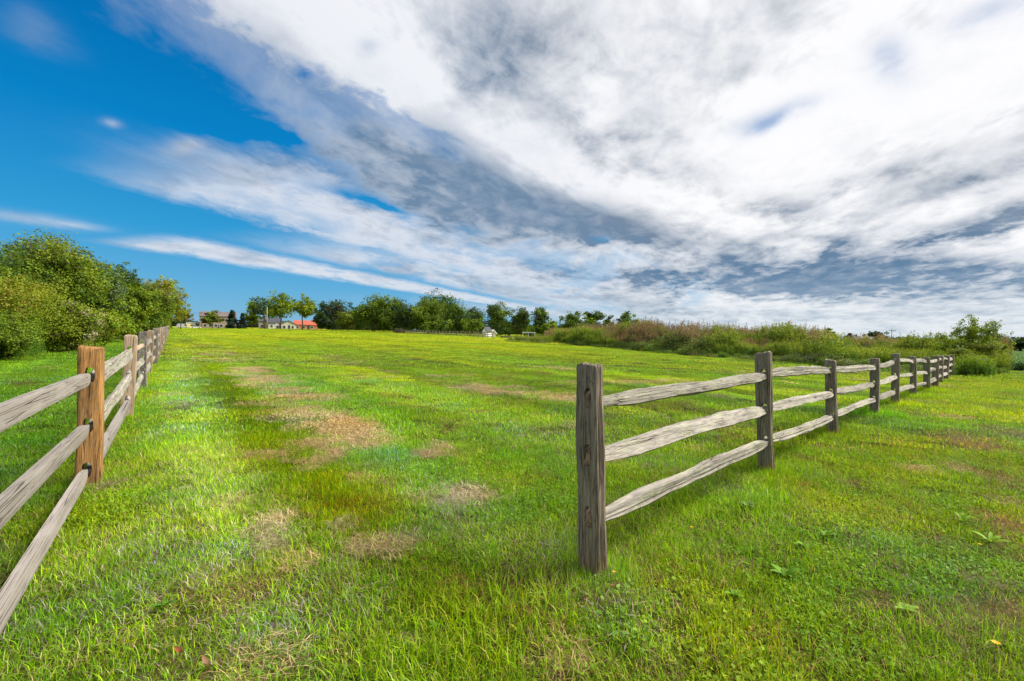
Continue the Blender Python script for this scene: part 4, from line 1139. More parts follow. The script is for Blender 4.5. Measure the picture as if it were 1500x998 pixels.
def left_hedge():
    g = 'trees of the left hedgerow'; gb = 'bushes along the left hedgerow'
    def T(px, w, top, d, label, cols, seed, cb=0.9, n=12000, size=None, name='tree', **kw):
        p = at(px, d); p.z = gz(p.x, p.y)
        tree(name, label, 'tree', p, hz(px, top, d), w / F * d, cb, int(n * 1.8), (size or 0.20 * d / 30) * 0.70, cols, seed, g, spread=0.085, clumpn=34, **kw)
    def Bs(px, w, top, d, label, cols, seed, n=9000, size=None, name='bush', **kw):
        p = at(px, d); p.z = gz(p.x, p.y)
        tree(name, label, 'bush', p, hz(px, top, d), w / F * d, 0.02, int(n * 1.6), (size or 0.13 * d / 24) * 0.76, cols, seed, gb, trunk_r=0.05, spread=0.10, clumpn=34, **kw)
    T(-75, 190, 345, 27, 'broad dark tree at the very left edge, behind the largest yellowing bush', [G1, G2, G3], 1, n=12000)
    T(14, 130, 352, 31, 'tall dark green tree nearest the left edge of the hedgerow', [G1, G2, G3], 2, n=16000)
    T(82, 150, 341, 34, 'tallest spreading hedgerow tree with reddish tips at its top', [G2, G1, G4], 3, n=20000, top_cols=[G4, (0.16, 0.12, 0.06), Y1], ragged=0.5)
    T(134, 90, 372, 40, 'pale leaved tree sloping down right of the tallest hedgerow tree', [G2, B1, (0.10, 0.15, 0.05)], 4, n=12000)
    T(176, 64, 388, 50, 'thin topped tree rising between the two denser hedgerow trees', [G1, G3, B1], 5, n=8000, ragged=0.7, lobes=14)
    T(186, 74, 410, 46, 'round dark green tree low in the middle of the hedgerow', [G2, G1, G4], 6, n=10000, cb=0.5)
    T(216, 84, 414, 56, 'dense bright green tree spreading to the ground beside the fence', [G2, G4, G1], 7, n=12000, cb=0.5, size=0.26, top_cols=[(0.16, 0.13, 0.05)])
    T(238, 60, 406, 66, 'open yellowing tree with sky showing through its crown', [G4, Y1, Y2], 8, n=6500, cb=1.5, size=0.30, ragged=0.9, lobes=16, fill=0.8)
    T(265, 34, 449, 160, 'small rusty orange tree alone past the end of the hedgerow', [(0.13, 0.11, 0.03), G2, (0.18, 0.10, 0.04)], 9, n=3000, cb=2.0, size=0.55, ragged=0.7)
    T(252, 24, 458, 150, 'small dark purple brown tree at the far end of the hedgerow', [(0.07, 0.06, 0.04), G1], 10, n=1800, cb=1.0, size=0.5)
    Bs(-30, 190, 393, 20, 'largest bush with yellow orange patches at the left edge', [G4, Y1, G2, Y2], 20, n=15000, top_cols=[Y1, O1], lobes=16)
    Bs(48, 130, 400, 23, 'rounded bush turning yellow and orange, second from the left edge', [Y1, G4, G2, G4], 21, n=15000, top_cols=[Y2, Y1], lobes=14)
    Bs(98, 84, 436, 24, 'bush with pale seed fluff among olive leaves', [G4, (0.16, 0.17, 0.04), G2, G2, (0.30, 0.26, 0.16)], 22, n=9000, lobes=14)
    Bs(14, 110, 455, 18.5, 'dark glossy bush low in front of the yellowing one', [G1, G2, G2], 23, n=8000)
    Bs(140, 70, 452, 30, 'bright yellow green bush in front of the dark trees', [Y1, G4, (0.17, 0.27, 0.015)], 24, n=9000, lobes=14)
    Bs(170, 60, 456, 38, 'yellow green bush right of the brightest one', [G4, (0.17, 0.26, 0.015), G2], 25, n=7000)
    Bs(110, 60, 474, 26, 'low grass green bush at the foot of the fluffy one', [(0.10, 0.18, 0.02), G4], 26, n=5000)
    Bs(195, 44, 462, 47, 'small green bush where the hedgerow narrows', [G2, G4], 27, n=4000)
    Bs(216, 44, 470, 60, 'low clipped looking bush beside the far fence posts', [(0.10, 0.18, 0.02), G2], 28, n=3500)
    Bs(236, 30, 471, 85, 'farthest low hedgerow bush near the fence end', [(0.10, 0.17, 0.02), G2], 29, n=2500)
left_hedge()

def far_trees():
    g = 'trees along the far side of the field'
    L = [  # px, width, top, base, depth, label, colours, kind
        (311, 30, 457, 478, 232, 'small olive tree with bare trunk in front of the brown building', [(0.11, 0.11, 0.035), G2], 'tree', dict(cb=2.2, n=2600)),
        (340, 19, 456, 480, 225, 'left and taller of two blue green spruces', [(0.045, 0.08, 0.05), (0.03, 0.055, 0.035)], 'spruce', dict(cb=0.2, n=3600, shape='cone', spread=0.10)),
        (355, 14, 460, 480, 226, 'right and shorter of two blue green spruces', [(0.04, 0.075, 0.055), (0.03, 0.055, 0.04)], 'spruce', dict(cb=0.2, n=3000, shape='cone', spread=0.10)),
        (369, 22, 456, 480, 240, 'low leafy tree right of the spruces', [G2, G4], 'tree', dict(cb=1.5, n=2200)),
        (387, 44, 438, 481, 235, 'spreading tree behind the wooden utility pole', [G1, G2, B1], 'tree', dict(cb=5.5, n=3200, ragged=1.0, lobes=15, fill=0.8)),
        (411, 44, 429, 481, 228, 'tallest of the three open street trees, above the white houses', [G2, G4, G1], 'tree', dict(cb=5.0, n=4200, ragged=0.9, lobes=15, fill=0.8, trunk_r=0.35)),
        (443, 34, 433, 482, 222, 'neat oval street tree in front of the red roof', [G2, G4], 'tree', dict(cb=6.5, n=3400, ragged=0.8, lobes=13, fill=0.8, trunk_r=0.3)),
        (487, 44, 439, 484, 215, 'dark drooping willow like tree with sky holes', [G3, (0.045, 0.07, 0.02), (0.075, 0.07, 0.03)], 'tree', dict(cb=0.8, n=4200, ragged=0.6, lobes=14)),
        (470, 22, 452, 484, 212, 'dark shrubby tree left of the willow like one', [G3, G1], 'tree', dict(cb=0.2, n=2500)),
        (510, 26, 453, 485, 205, 'round yellow green bush tree between two dark trees', [Y1, G4], 'tree', dict(cb=0.2, n=2600)),
        (548, 56, 433, 487, 195, 'large light green tree left in the far tree row', [G2, G4, G1], 'tree', dict(cb=0.6, n=7000, lobes=14)),
        (576, 40, 438, 488, 200, 'brownish topped tree behind the large light green one', [G1, (0.10, 0.09, 0.03), G2], 'tree', dict(cb=0.6, n=4000)),
        (602, 36, 447, 488, 188, 'dark mid row tree with feathery top', [G1, B1, G3], 'tree', dict(cb=0.5, n=4000, ragged=0.6)),
        (622, 46, 438, 489, 183, 'bushy tree standing in front of the tallest far row tree', [G2, G1, G4], 'tree', dict(cb=0.5, n=6000, lobes=14)),
        (642, 60, 429, 490, 196, 'tallest broad crown of the far tree row', [G1, G2, G3], 'tree', dict(cb=0.8, n=8000, lobes=16)),
        (668, 36, 448, 490, 176, 'sloping crown right of the tallest far row tree', [G1, G2], 'tree', dict(cb=0.5, n=4500, ragged=0.6)),
        (690, 32, 453, 491, 170, 'feathery grey green tree at the right end of the far row', [B1, G1, G2], 'tree', dict(cb=0.5, n=3800, ragged=0.8, lobes=14)),
        (652, 28, 467, 489, 166, 'bright small tree low in front of the far row', [G4, (0.11, 0.18, 0.022)], 'tree', dict(cb=0.1, n=2400)),
        (689, 30, 465, 491, 160, 'bright bushy tree beside the white shed', [G4, G2], 'tree', dict(cb=0.1, n=2600)),
        (628, 26, 470, 489, 168, 'dull green low tree third from the shed', [G2, G4], 'tree', dict(cb=0.1, n=2000)),
        (532, 40, 446, 486, 210, 'dark tree filling the gap behind the yellow green bush tree', [G1, G3], 'tree', dict(cb=0.3, n=3000)),
        (590, 40, 452, 488, 205, 'dark backing tree left of centre in the far row', [G1, G2], 'tree', dict(cb=0.3, n=3000)),
        (660, 50, 455, 490, 200, 'dark backing tree right of the tallest broad crown', [G1, G3], 'tree', dict(cb=0.3, n=3500)),
        (707, 30, 470, 492, 185, 'low dark tree directly behind the white shed', [G1, B1], 'tree', dict(cb=0.2, n=2000)),
        (584, 15, 480, 488, 158, 'small tan brown bush at the left end of the board fence', [(0.20, 0.16, 0.08), (0.15, 0.14, 0.05)], 'bush', dict(cb=0.05, n=900)),
        (729, 36, 441, 494, 150, 'tall dense tree right of the white shed', [B1, G1, G2], 'tree', dict(cb=1.6, n=6000, lobes=14)),
        (763, 30, 450, 494, 146, 'middle one of three round trees, left of the pergola', [G1, G3, (0.09, 0.10, 0.03)], 'tree', dict(cb=1.2, n=5000)),
        (791, 28, 449, 495, 140, 'forked tree rising behind the white pergola', [G2, G1, B1], 'tree', dict(cb=0.6, n=4500, shape='vase', ragged=0.7)),
        (806, 26, 470, 497, 134, 'short green tree right of the pergola', [G2, G4], 'tree', dict(cb=0.3, n=2400)),
        (740, 24, 474, 493, 160, 'low dark hedge tree behind the planters', [G3, G1], 'tree', dict(cb=0.1, n=1800)),
        (770, 26, 478, 494, 156, 'low hedge tree behind the pergola', [G1, G2], 'tree', dict(cb=0.1, n=1800)),
        (844, 38, 456, 498, 150, 'rounded tree above the left end of the weedy bank', [B1, G2, G1], 'tree', dict(cb=0.8, n=5000, lobes=13)),
        (871, 28, 455, 498, 155, 'spiky topped tree next to the rounded one behind the bank', [G1, B1], 'tree', dict(cb=0.8, n=3500, ragged=0.7)),
        (893, 15, 462, 498, 165, 'narrow tree between two wider crowns behind the bank', [B1, G2], 'tree', dict(cb=0.8, n=1600)),
        (917, 34, 458, 498, 170, 'wide tree just left of the tallest dry weeds', [G1, B1, G2], 'tree', dict(cb=0.8, n=4000, ragged=0.6)),
        (1216, 16, 480, 500, 150, 'small red tinged tree behind the crest of the bank', [(0.10, 0.07, 0.035), G2], 'tree', dict(cb=0.5, n=1200)),
        (1245, 16, 486, 502, 170, 'bare looking grey tree right of the bank crest', [(0.09, 0.08, 0.06), B1], 'tree', dict(cb=1.0, n=900, ragged=0.9)),
        (1267, 9, 488, 502, 190, 'tiny tree left of the lone round tree', [B1], 'tree', dict(cb=0.5, n=700)),
        (1285, 21, 484, 503, 190, 'lone round dark tree on the far right skyline', [(0.04, 0.075, 0.035), B1], 'tree', dict(cb=1.5, n=2200)),
        (1459, 23, 486, 518, 150, 'round grey green tree right of the sapling', [B1, (0.06, 0.09, 0.045)], 'tree', dict(cb=1.4, n=3000)),
        (1480, 30, 495, 518, 155, 'dark tree at the far edge of the bean field', [B1, G3], 'tree', dict(cb=0.4, n=2500)),
        (1503, 30, 493, 518, 152, 'tree cut by the right edge beyond the bean field', [B1, G3], 'tree', dict(cb=0.4, n=2500)),
        (1535, 40, 490, 518, 150, 'tree just outside the right end of the far tree row', [B1, G3], 'tree', dict(cb=0.4, n=2500)),
        (1446, 26, 499, 517, 165, 'low shrubby tree behind the round grey green one', [B1, G3], 'tree', dict(cb=0.2, n=1500)),
    ]
    for i, (px, wd, top, base, d, lab, cols, kind, kw) in enumerate(L):
        if 475 < px < 705: wd *= 1.24; kw['cb'] *= 0.5; kw['n'] = int(kw['n'] * 1.3); cols = [(c[0] * 0.74, c[1] * 0.80, c[2]) for c in cols]
        if 720 < px < 900: wd *= 1.2; kw['cb'] *= 0.5
        if px in (740, 770): wd = 52; top -= 5; kw['n'] = 3600
        p = at(px, d); p.z = gz(p.x, p.y)
        kw = dict(kw); n = kw.pop('n'); cb = kw.pop('cb'); kw.setdefault('spread', 0.13)
        H = hz(px, top, d) - p.z
        name = {'spruce': 'spruce_tree', 'tree': 'tree', 'bush': 'bush'}[kind]
        tree(name, lab, 'tree' if kind != 'bush' else 'bush', p, H * (1.04 if kind != 'spruce' else 1), wd / F * d * 1.02, cb, n, 0.0036 * d, cols, 60 + i, g if kind != 'bush' else None, clumpn=40, **kw)
far_trees()

def end_sapling():
    g = None
    rs = np.random.RandomState(77)
    p = at(1416, 24.5)
    root = thing('sapling', 'tall leafy multi-stemmed sapling with gaps at the end of the right fence', 'sapling', p)
    H = hz(1416, 462, 24.5)
    tips = []
    def st(bm):
        for k in range(9):
            a = rs.uniform(0, 2 * PI); h = H * rs.uniform(0.7, 1.0) * (1 if k else 1); r = rs.uniform(0.2, 1.25)
            if k == 0: r, h = 0.3, H * 0.97
            b = Vector((0.15 * math.cos(a), 0.15 * math.sin(a), 0)); e = Vector((r * math.cos(a), r * math.sin(a), h * (1 - 0.12 * r)))
            m = b.lerp(e, 0.5) + Vector((-0.12 * math.cos(a), -0.12 * math.sin(a), 0.15))
            add_tube(bm, [b, m, e], [0.028, 0.018, 0.005], 5)
            for q in range(12):
                t = rs.uniform(0.25, 1.0)
                c = (b.lerp(m, t * 2) if t < .5 else m.lerp(e, t * 2 - 1))
                f = c + Vector((rs.normal(0, .22), rs.normal(0, .22), rs.uniform(0.02, .28)))
                add_tube(bm, [c, f], [0.008, 0.003], 4)
                tips.append((c, f))
    bmobj('stems', st, M_STEM, root)
    C = []
    for c, f in tips:
        for q in range(60):
            t = rs.uniform(0.1, 1.15); z = c.lerp(f, t); C.append((z.x + rs.normal(0, .09), z.y + rs.normal(0, .09), z.z + rs.normal(0, .07)))
    C = np.array(C)
    cols = np.array([G2, G4, G4])[rs.choice(3, len(C))]
    V, Q, K = leaves(rs, C, 0.10, cols, upb=0.3, aspect=0.5, droop=0.4)
    obj('foliage', fastmesh('foliage', V, Q, K), M_LEAF, root)
    for (px, w_, top, d, lab, cols, sd) in (
            (1404, 46, 505, 22.6, 'yellow green bush hiding the last fence post', [Y1, G4, (0.14, 0.2, 0.025)], 1),
            (1436, 50, 500, 23.6, 'yellowing bush at the right foot of the sapling', [Y1, G4], 2),
            (1392, 36, 500, 26, 'leafy bush behind the last fence posts', [G4, G2], 3),
            (1418, 50, 497, 25.5, 'dense green bush round the sapling stems', [G2, G1, G4], 4),
            (1428, 26, 522, 21.9, 'fine leaved grey green bush low beside the yellow one', [(0.09, 0.14, 0.05), G1], 5),
            (1452, 34, 498, 26.5, 'small pale leaved bush right of the sapling', [(0.15, 0.19, 0.06), G4], 6)):
        q = at(px, d)
        tree('bush', lab, 'bush', q, hz(px, top, d), w_ / F * d, 0.02, 3600, 0.095, cols, 900 + sd, 'bushes at the end of the right fence', trunk_r=0.02, spread=0.15)
end_sapling()

def far_woods():
    rs = np.random.RandomState(9)
    parts = []
    for (a, b, d, h, cols) in ((1295, 1460, 330, 5.0, [(0.06, 0.10, 0.055), (0.08, 0.115, 0.06)]), (200, 480, 520, 6, [(0.06, 0.09, 0.06), (0.07, 0.10, 0.06)]),  # first strip: distance haze painted in as lighter leaf colours
                               (690, 960, 300, 6.0, [B1, (0.06, 0.09, 0.05)]), (1440, 1650, 330, 6.0, [(0.06, 0.10, 0.06), (0.075, 0.11, 0.06)]), (480, 700, 330, 9.0, [B1, G1])):
        n = int((b - a) * 22)
        px = rs.uniform(a, b, n)
        top = h * (0.5 + 0.9 * fbm(px * 0.11, px * 0 + d, 3, 4))
        x = (px - CX) / F * d
        y = d + rs.uniform(-6, 6, n)
        base = ground_z(x, y)
        C = np.stack([x, y, base + top * rs.uniform(0, 1, n)], -1)
        parts.append(leaves(rs, C, 0.006 * d, np.array(cols)[rs.choice(2, n)], upb=0.2, aspect=0.8))
    V, Q, C = join(parts)
    tag(obj('distant_woods', fastmesh('distant_woods', V, Q, C), M_LEAF), 'low grey green woods along the horizon', 'woods', kind='stuff')
far_woods()

# ------------------------------------------------------------------ houses, poles, vehicles on the far side
M_ROOFB = plain('brown_shingle', (0.13, 0.105, 0.10), 0.9)
M_ROOFD = plain('dark_shingle', (0.055, 0.06, 0.075), 0.9)
M_ROOFR = plain('red_roof', (0.36, 0.085, 0.05), 0.7)
M_WALLB = plain('brown_brick_wall', (0.25, 0.18, 0.14), 0.9)
M_WALLW = plain('white_siding', (0.62, 0.62, 0.60), 0.7, 0.05)
M_WALLC = plain('cream_siding', (0.5, 0.47, 0.42), 0.7, 0.05)
M_WALLO = plain('orange_brick_wall', (0.42, 0.20, 0.12), 0.9)
M_TRIM = plain('white_trim', (0.72, 0.72, 0.70), 0.6, 0.03)
M_GLASS = plain('window_glass', (0.03, 0.035, 0.04), 0.1, 0.1, spec=0.6)
M_POLE = plain('pole_wood', (0.34, 0.30, 0.22), 0.9)
M_POLED = plain('dark_pole_wood', (0.12, 0.10, 0.09), 0.9)
M_WIRE = plain('wire', (0.05, 0.05, 0.05), 0.6)
M_TYRE = plain('tyre', (0.02, 0.02, 0.02), 0.8)
def house(label, cat, px0, px1, d, eave, ridge, deep, wall, roof, gable=False, wins=(), name='house', zb=None, door=None, chim=None, ang=0.0, ov=0.4):
    """local: x along the front (towards +x right), y away; front at y=0"""
    a, b = at(px0, d), at(px1, d); W = (b - a).length
    p = (a + b) / 2; p.z = gz(p.x, p.y) - 0.1 if zb is None else zb
    rz = -math.atan2(p.x, p.y) * 1.0 + ang
    root = thing(name, label, cat, p, rz)
    he, hr = hz((px0 + px1) / 2, eave, d) - p.z, hz((px0 + px1) / 2, ridge, d) - p.z
    h = W / 2
    if gable:
        bmobj('wall', lambda bm: add_poly(bm, [(-h, 0, 0), (h, 0, 0), (h, 0, he), (0, 0, hr - .05), (-h, 0, he)], (0, deep, 0)), wall, root)
        def rf(bm):
            for s in (-1, 1):
                dz = (hr - he) / h * ov
                add_poly(bm, [(s * (h + ov), -ov, he - dz), (0, -ov, hr), (0, -ov, hr + .22), (s * (h + ov), -ov, he - dz + .22)], (0, deep + 2 * ov, 0))
        bmobj('roof', rf, roof, root)
    else:
        def wl(bm):
            add_poly(bm, [(-h, 0, 0), (-h, deep, 0), (-h, deep, he), (-h, deep / 2, hr - .05), (-h, 0, he)], (W, 0, 0))
        bmobj('wall', wl, wall, root)
        def rf(bm):
            dz = (hr - he) / (deep / 2) * ov
            add_poly(bm, [(-h - ov, -ov, he - dz), (-h - ov, deep / 2, hr), (-h - ov, deep / 2, hr + .22), (-h - ov, -ov, he - dz + .22)], (W + 2 * ov, 0, 0))
            add_poly(bm, [(-h - ov, deep + ov, he - dz), (-h - ov, deep / 2, hr), (-h - ov, deep / 2, hr + .22), (-h - ov, deep + ov, he - dz + .22)], (W + 2 * ov, 0, 0))
        bmobj('roof', rf, roof, root)
    for (cx, cz, ww, wh) in wins:
        fr = bmobj('window', lambda bm: add_box(bm, cx - ww / 2 - .12, cx + ww / 2 + .12, -0.08, 0.05, cz - wh / 2 - .12, cz + wh / 2 + .12), M_TRIM, root)
        bmobj('pane', lambda bm: add_box(bm, cx - ww / 2, cx + ww / 2, -0.10, -0.075, cz - wh / 2, cz + wh / 2), M_GLASS, fr)
    if door:
        bmobj('door', lambda bm: add_box(bm, door - .5, door + .5, -0.07, 0.05, 0.1, 2.2), M_ROOFD, root)
    if chim is not None:
        bmobj('chimney', lambda bm: add_box(bm, chim - .4, chim + .4, deep * .4, deep * .4 + .8, he, hr + .9), M_WALLB, root)
    return root
def buildings():
    w2 = [(x, z, 1.5, 1.5) for x in (-6.0, -3.5, -1, 1.5, 4, 6.2) for z in (1.7, 4.7)]
    house('wide two-storey brown building with a long brown roof', 'building', 297, 342, 255, 463.5, 457, 13, M_WALLB, M_ROOFB, wins=w2, door=0.2)
    house('white house with dark roof behind the utility pole', 'house', 380, 396, 250, 471, 465, 9, M_WALLC, M_ROOFD, wins=[(-1.5, 1.6, 1, 1.2), (1.4, 1.6, 1, 1.2)])
    house('tall dark roofed white house with small front gable', 'house', 394, 411, 248, 473, 466, 9, M_WALLW, M_ROOFD, wins=[(-1.5, 1.6, 1, 1.2), (1.5, 1.6, 1, 1.2)])
    house('small pointed white gable in front of the dark roofed house', 'house', 403, 410, 240, 475, 471.5, 5, M_WALLW, M_ROOFD, gable=True, wins=[(0, 1.3, .9, 1.1)], ov=.25)
    house('white gable-fronted house with arched dark opening', 'house', 413, 432, 236, 475, 470, 10, M_WALLW, M_ROOFD, gable=True, wins=[(-1.9, 1.2, 1.1, 1.4), (2, 1.2, 1, 1.2)], door=0.3)
    house('low orange brick house with a bright red roof', 'house', 432, 464, 244, 476, 470, 9, M_WALLO, M_ROOFR, wins=[(-4, 1.3, 1.1, 1.1), (-1, 1.3, 1.1, 1.1), (3, 1.3, 1.2, 1.1)], door=1.3)
    house('small white garden shed with a steep dark roof', 'shed', 705.5, 713.5, 122, 485.5, 480, 2.8, M_WALLW, M_ROOFD, gable=True, name='garden_shed', wins=[], ov=0.12, ang=-0.5)
    house('low white tent roofed shelter right of the shed', 'shelter', 718, 727, 132, 488.5, 484, 2.4, M_WALLC, M_TRIM, gable=True, name='shelter', ov=0.3, ang=0.5)
    # pergola
    p = at(775, 112); p.z = 0
    r = thing('pergola', 'white flat-topped pergola beside the weedy bank', 'pergola', p)
    for x in (-1.45, -0.1, 1.45):
        for y in (0, 1.6):
            bmobj('post', lambda bm: add_box(bm, x - .06, x + .06, y - .06, y + .06, 0, 1.42), M_TRIM, r)
    bmobj('roof', lambda bm: add_box(bm, -1.65, 1.65, -0.2, 1.8, 1.42, 1.62), M_TRIM, r)
    for k, (px, wd) in enumerate(((742, 3.0), (755, 2.4), (790, 1.6))):
        q = at(px, 116 - k); q.z = 0
        r = thing('planter', ['longest grey raised planter between shed and pergola', 'tan topped raised planter left of the pergola', 'raised planter half hidden right of the pergola'][k], 'planter', q, 0, 'raised planters by the pergola')
        bmobj('box', lambda bm: add_box(bm, -wd / 2, wd / 2, -.4, .4, 0, .5), [M_POLED, M_POLE, M_POLED][k], r)
        bmobj('rim', lambda bm: add_box(bm, -wd / 2 - .06, wd / 2 + .06, -.46, .46, .5, .56), M_POLE, r)
buildings()
def poles():
    def pole(px, top, d, label, mat, arm=True, r=0.14):
        p = at(px, d); p.z = gz(p.x, p.y); H = hz(px, top, d) - p.z
        root = thing('utility_pole', label, 'utility pole', p)
        bmobj('pole', lambda bm: add_tube(bm, [(0, 0, -.3), (0, 0, H)], [r, r * .7], 8), mat, root)
        if arm:
            bmobj('crossarm', lambda bm: add_box(bm, -1.1, 1.1, -r - .1, -r, H - .7, H - .55), mat, root)
            for x in (-1, -.4, .4, 1):
                bmobj('insulator', lambda bm: add_tube(bm, [(x, -r - .05, H - .55), (x, -r - .05, H - .35)], [.05, .04], 6), M_WIRE, root)
        return p + Vector((0, 0, H - .4))
    a = pole(391, 450, 215, 'pale wooden utility pole standing before the tall street trees', M_POLE, False, 0.20)
    b = pole(295, 457, 250, 'dark utility pole at the left corner of the brown building', M_POLED)
    c = pole(1306, 482, 150, 'dark utility pole with crossarm on the right skyline', M_POLED, True, 0.12)
    e = pole(1345, 496, 230, 'tiny distant pole near the sapling', M_POLED, False, 0.12)
    for i, (p, q) in enumerate(((b, a),)):
        for k in range(2):
            def wr(bm):
                pts = []
                for t in np.linspace(0, 1, 12):
                    z = p.lerp(q, t); z.z -= 4 * 0.7 * t * (1 - t) + k * 0.7; pts.append(z)
                add_tube(bm, pts, [0.03] * 12, 4)
            tag(bmobj('power_line', wr, M_WIRE), ['upper wire between the brown building pole and the pale pole', 'lower wire between the brown building pole and the pale pole'][k], 'wire')
    for k in range(3):
        f = at(-60, 235); f.z = b.z + 1.6 - k * 0.8
        def wr(bm):
            pts = []
            for t in np.linspace(0, 1, 16):
                z = f.lerp(b, t); z.z -= 4 * 1.2 * t * (1 - t) + k * 0.35; pts.append(z)
            add_tube(bm, pts, [0.03] * 16, 4)
        tag(bmobj('power_line', wr, M_WIRE), ['highest', 'middle', 'lowest'][k] + ' of the wires leading left from the dark pole over the hedgerow end', 'wire')
poles()
def vehicles():
    def car(px, d, label, col, L=4.4, H=1.5, box=False):
        p = at(px, d); p.z = gz(p.x, p.y)
        root = thing('parked_van' if box else 'parked_car', label, 'van' if box else 'car', p, -math.atan2(p.x, p.y))
        m = plain('car_paint', col, 0.35, 0.03)
        h = L / 2
        if box: prof = [(-h, 0.35), (h, 0.35), (h, 1.1), (h * .82, 1.3), (h * .62, H), (-h, H)]
        else: prof = [(-h, 0.3), (h, 0.3), (h, .75), (h * .55, .9), (-h * .9, .95), (-h, .8)]
        bmobj('body', lambda bm: add_poly(bm, [(x, -.85, z) for x, z in prof], (0, 1.7, 0)), m, root)
        if not box:
            bmobj('cabin', lambda bm: add_poly(bm, [(h * .4, -.75, .9), (h * .15, -.7, H), (-h * .5, -.7, H), (-h * .8, -.75, .93)], (0, 1.5, 0)), M_GLASS, root)
            bmobj('roof', lambda bm: add_box(bm, -h * .5, h * .16, -.72, .72, H, H + .05), m, root)
        else:
            bmobj('window', lambda bm: add_poly(bm, [(h * .80, -.87, 1.25), (h * .62, -.87, H - .25), (h * .35, -.87, H - .25), (h * .35, -.87, 1.25)], (0, 1.74, 0)), M_GLASS, root)
        for x in (-h * .62, h * .62):
            for y in (-.86, .66):
                bmobj('wheel', lambda bm: add_tube(bm, [(x, y, .33), (x, y + .2, .33)], [.33, .33], 10), M_TYRE, root)
    car(267, 238, 'grey van parked farthest left on the far roadside', (0.35, 0.36, 0.38), 5.2, 2.3, True)
    car(275.5, 240, 'yellow work truck body parked by the far road', (0.60, 0.48, 0.16), 6.0, 2.2, True)
    car(287, 236, 'white car parked nearest the brown building', (0.75, 0.75, 0.74), 4.8)
    car(283, 255, 'tall white box truck behind the white car', (0.62, 0.64, 0.66), 6.5, 3.3, True)
vehicles()
def road():
    m, s, out = newmat('asphalt')
    pos = s.node('ShaderNodeNewGeometry').outputs['Position']
    n = s.noise(pos, 3, 5); bsdf(s, out, s.ramp(n, [(0.3, 0.05), (0.7, 0.08)]), 0.9, 0.2)
    a = [at(px, d) for px, d in ((40, 232), (250, 228), (340, 220), (480, 205))]
    V = []
    for p in a:
        z = gz(p.x, p.y) + 0.05
        V += [(p.x, p.y, z), (p.x, p.y + 7, z)]
    Q = [(2 * i, 2 * i + 2, 2 * i + 3, 2 * i + 1) for i in range(3)]
    tag(obj('road', fastmesh('road', V, Q), m), kind='structure')
road()

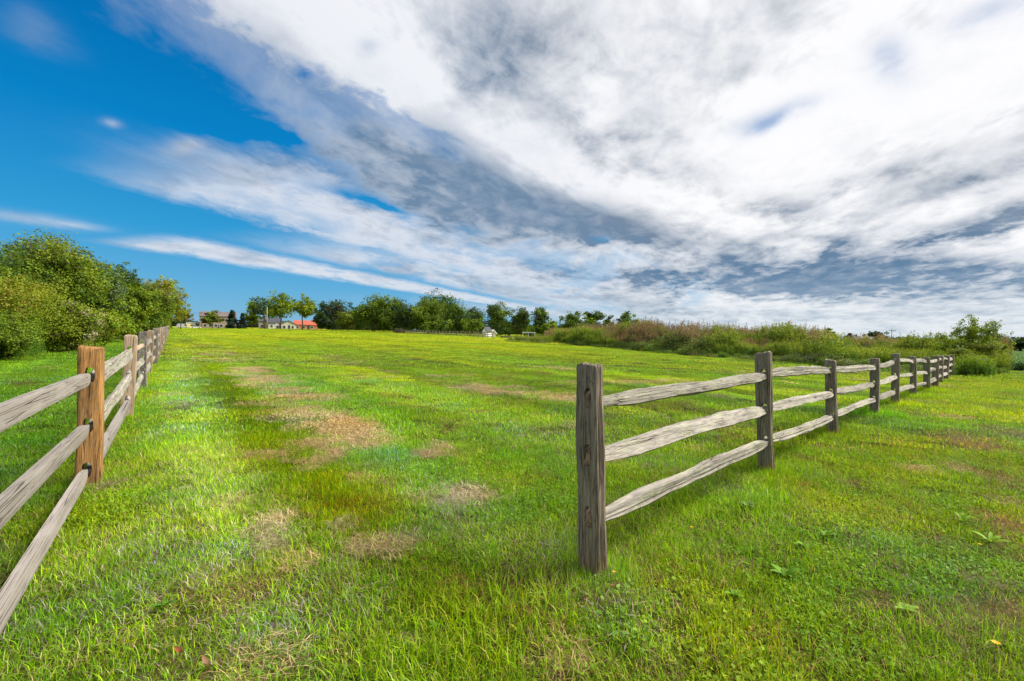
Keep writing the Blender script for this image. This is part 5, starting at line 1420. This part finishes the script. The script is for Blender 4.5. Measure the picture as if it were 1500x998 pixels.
# ------------------------------------------------------------------ small plants and fallen leaves close by
def small_things():
    rs = np.random.RandomState(31)
    spots = [(1210, 790, 'broad leaved plantain right of the nearest grey post', .15), (1095, 745, 'dusty grey green weed below the second grey post', .17), (1075, 880, 'broadleaf weed low between the nearest grey post and the picture foot', .14),
             (1150, 850, 'wide leafed dock plant in the right foreground', .18), (1175, 805, 'cluster of round leaves in the right foreground grass', .13), (240, 895, 'dark rosette weed in the left foreground grass', .14),
             (1325, 900, 'pale rosette weed near the lower right corner', .12), (635, 925, 'dark three leafed weed near the bottom middle', .10), (1410, 770, 'narrow leafed weed on the bare soil at the right', .15), (1450, 800, 'upright grassy weed on the bare soil nearest the right edge', .16)]
    for i, (px, py, lab, s) in enumerate(spots):
        s *= 0.62
        p = gp(px, py); p.z = gz(p.x, p.y)
        root = thing('broadleaf_weed', lab, 'weed', p, 0, 'broadleaf weeds in the foreground grass')
        gcol = [(0.13, 0.27, 0.010), (0.16, 0.24, 0.08), (0.12, 0.25, 0.010), (0.11, 0.24, 0.010), (0.15, 0.29, 0.012), (0.07, 0.17, 0.015), (0.17, 0.28, 0.03), (0.10, 0.22, 0.010), (0.18, 0.32, 0.010), (0.18, 0.32, 0.010)][i]
        q_ = rs.uniform(0.75, 1.2)
        n = (13, 8, 9, 16, 11, 7, 8, 6, 9, 9)[i]
        for k in range(n):
            a = 2 * PI * k / n * 2.4 + rs.uniform(-.3, .3); L = s * q_ * rs.uniform(.45, 1.15) * (1.3 if i > 7 else 1); Wd = L * (0.19 if i < 8 else 0.08); el = rs.uniform(0.25, 1.0) + (0.4 if i > 7 else 0)
            V = []; m_ = 6
            for j in range(m_):
                t = j / (m_ - 1); e2 = el * (1 - 0.8 * t)
                r = L * t * math.cos(el * .7); z = L * (math.sin(el) * t - 0.55 * t * t * math.sin(el)) + 0.03
                wv = Wd * math.sin(PI * min(1, t * .86 + .12)) ** .8
                for sd in (-1, 0, 1):
                    V.append((r * math.cos(a) - sd * wv * math.sin(a), r * math.sin(a) + sd * wv * math.cos(a), z + (0.18 * wv if sd else 0)))
            Q = [(3 * j + q, 3 * j + q + 1, 3 * j + q + 4, 3 * j + q + 3) for j in range(m_ - 1) for q in (0, 1)]
            obj('leaf', fastmesh('leaf', V, Q, np.array(gcol) * rs.uniform(.8, 1.25), smooth=True), M_LEAF, root)
    for i, (px, py, lab) in enumerate(((262, 972, 'reddish brown fallen leaf left of another in the bottom left grass'), (299, 990, 'brown fallen leaf at the very bottom, right of the redder one'), (1302, 786, 'orange brown fallen leaf in the right hand grass'),
                                       (1466, 700, 'pale brown fallen leaf near the right edge'), (900, 872, 'small pinkish fallen leaf right of the nearest grey post'))):
        p = gp(px, py); p.z = gz(p.x, p.y) + 0.055
        V = []; s = rs.uniform(.022, .032)
        for j in range(5):
            t = j / 4; wv = .42 * math.sin(PI * min(1, t * .9 + .07))
            for sd in (-1, 0, 1): V.append(((t - .5) * 2 * s, sd * wv * s, abs(sd) * .35 * s + .5 * s * t * t))
        Q = [(3 * j + q, 3 * j + q + 1, 3 * j + q + 4, 3 * j + q + 3) for j in range(4) for q in (0, 1)]
        o = obj('fallen_leaf', fastmesh('fallen_leaf', V, Q, (0.30, 0.10, 0.045) if i in (0, 2) else (0.26, 0.14, 0.08), smooth=True), M_LEAF)
        o.location = p; o.rotation_euler = (rs.uniform(-.3, .3), rs.uniform(-.3, .3), rs.uniform(0, 6))
        tag(o, lab, 'leaf', 'fallen leaves on the grass')
    for i, (px, py, lab) in enumerate(((1456, 972, 'largest yellow flower near the lower right corner'), (898, 862, 'tiny yellow flower beside the nearest grey post'), (1012, 792, 'small yellow flower under the nearest rails'), (1434, 818, 'orange yellow flower on the bare soil'))):
        p = gp(px, py); p.z = gz(p.x, p.y)
        root = thing('yellow_flower', lab, 'flower', p, 0, 'yellow flowers in the grass')
        s = .022 if i == 0 else .013
        bmobj('stem', lambda bm: add_tube(bm, [(0, 0, 0), (0.005, 0, .1)], [.002, .0015], 5), M_STEM, root)
        n = 22; V = []; Q = []
        for k in range(n):
            a = 2 * PI * k / n; rr = s * (1 if k % 2 else .7); b = len(V); c, d = math.cos(a), math.sin(a)
            V += [(0.005, 0, .1), (0.005 + c * rr * .6 - d * .003, d * rr * .6 + c * .003, .108), (0.005 + c * rr, d * rr, .106), (0.005 + c * rr * .6 + d * .003, d * rr * .6 - c * .003, .108)]
            Q.append((b, b + 1, b + 2, b + 3))
        obj('bloom', fastmesh('bloom', V, Q, (0.75, 0.45, 0.02)), M_LEAF, root)
small_things()
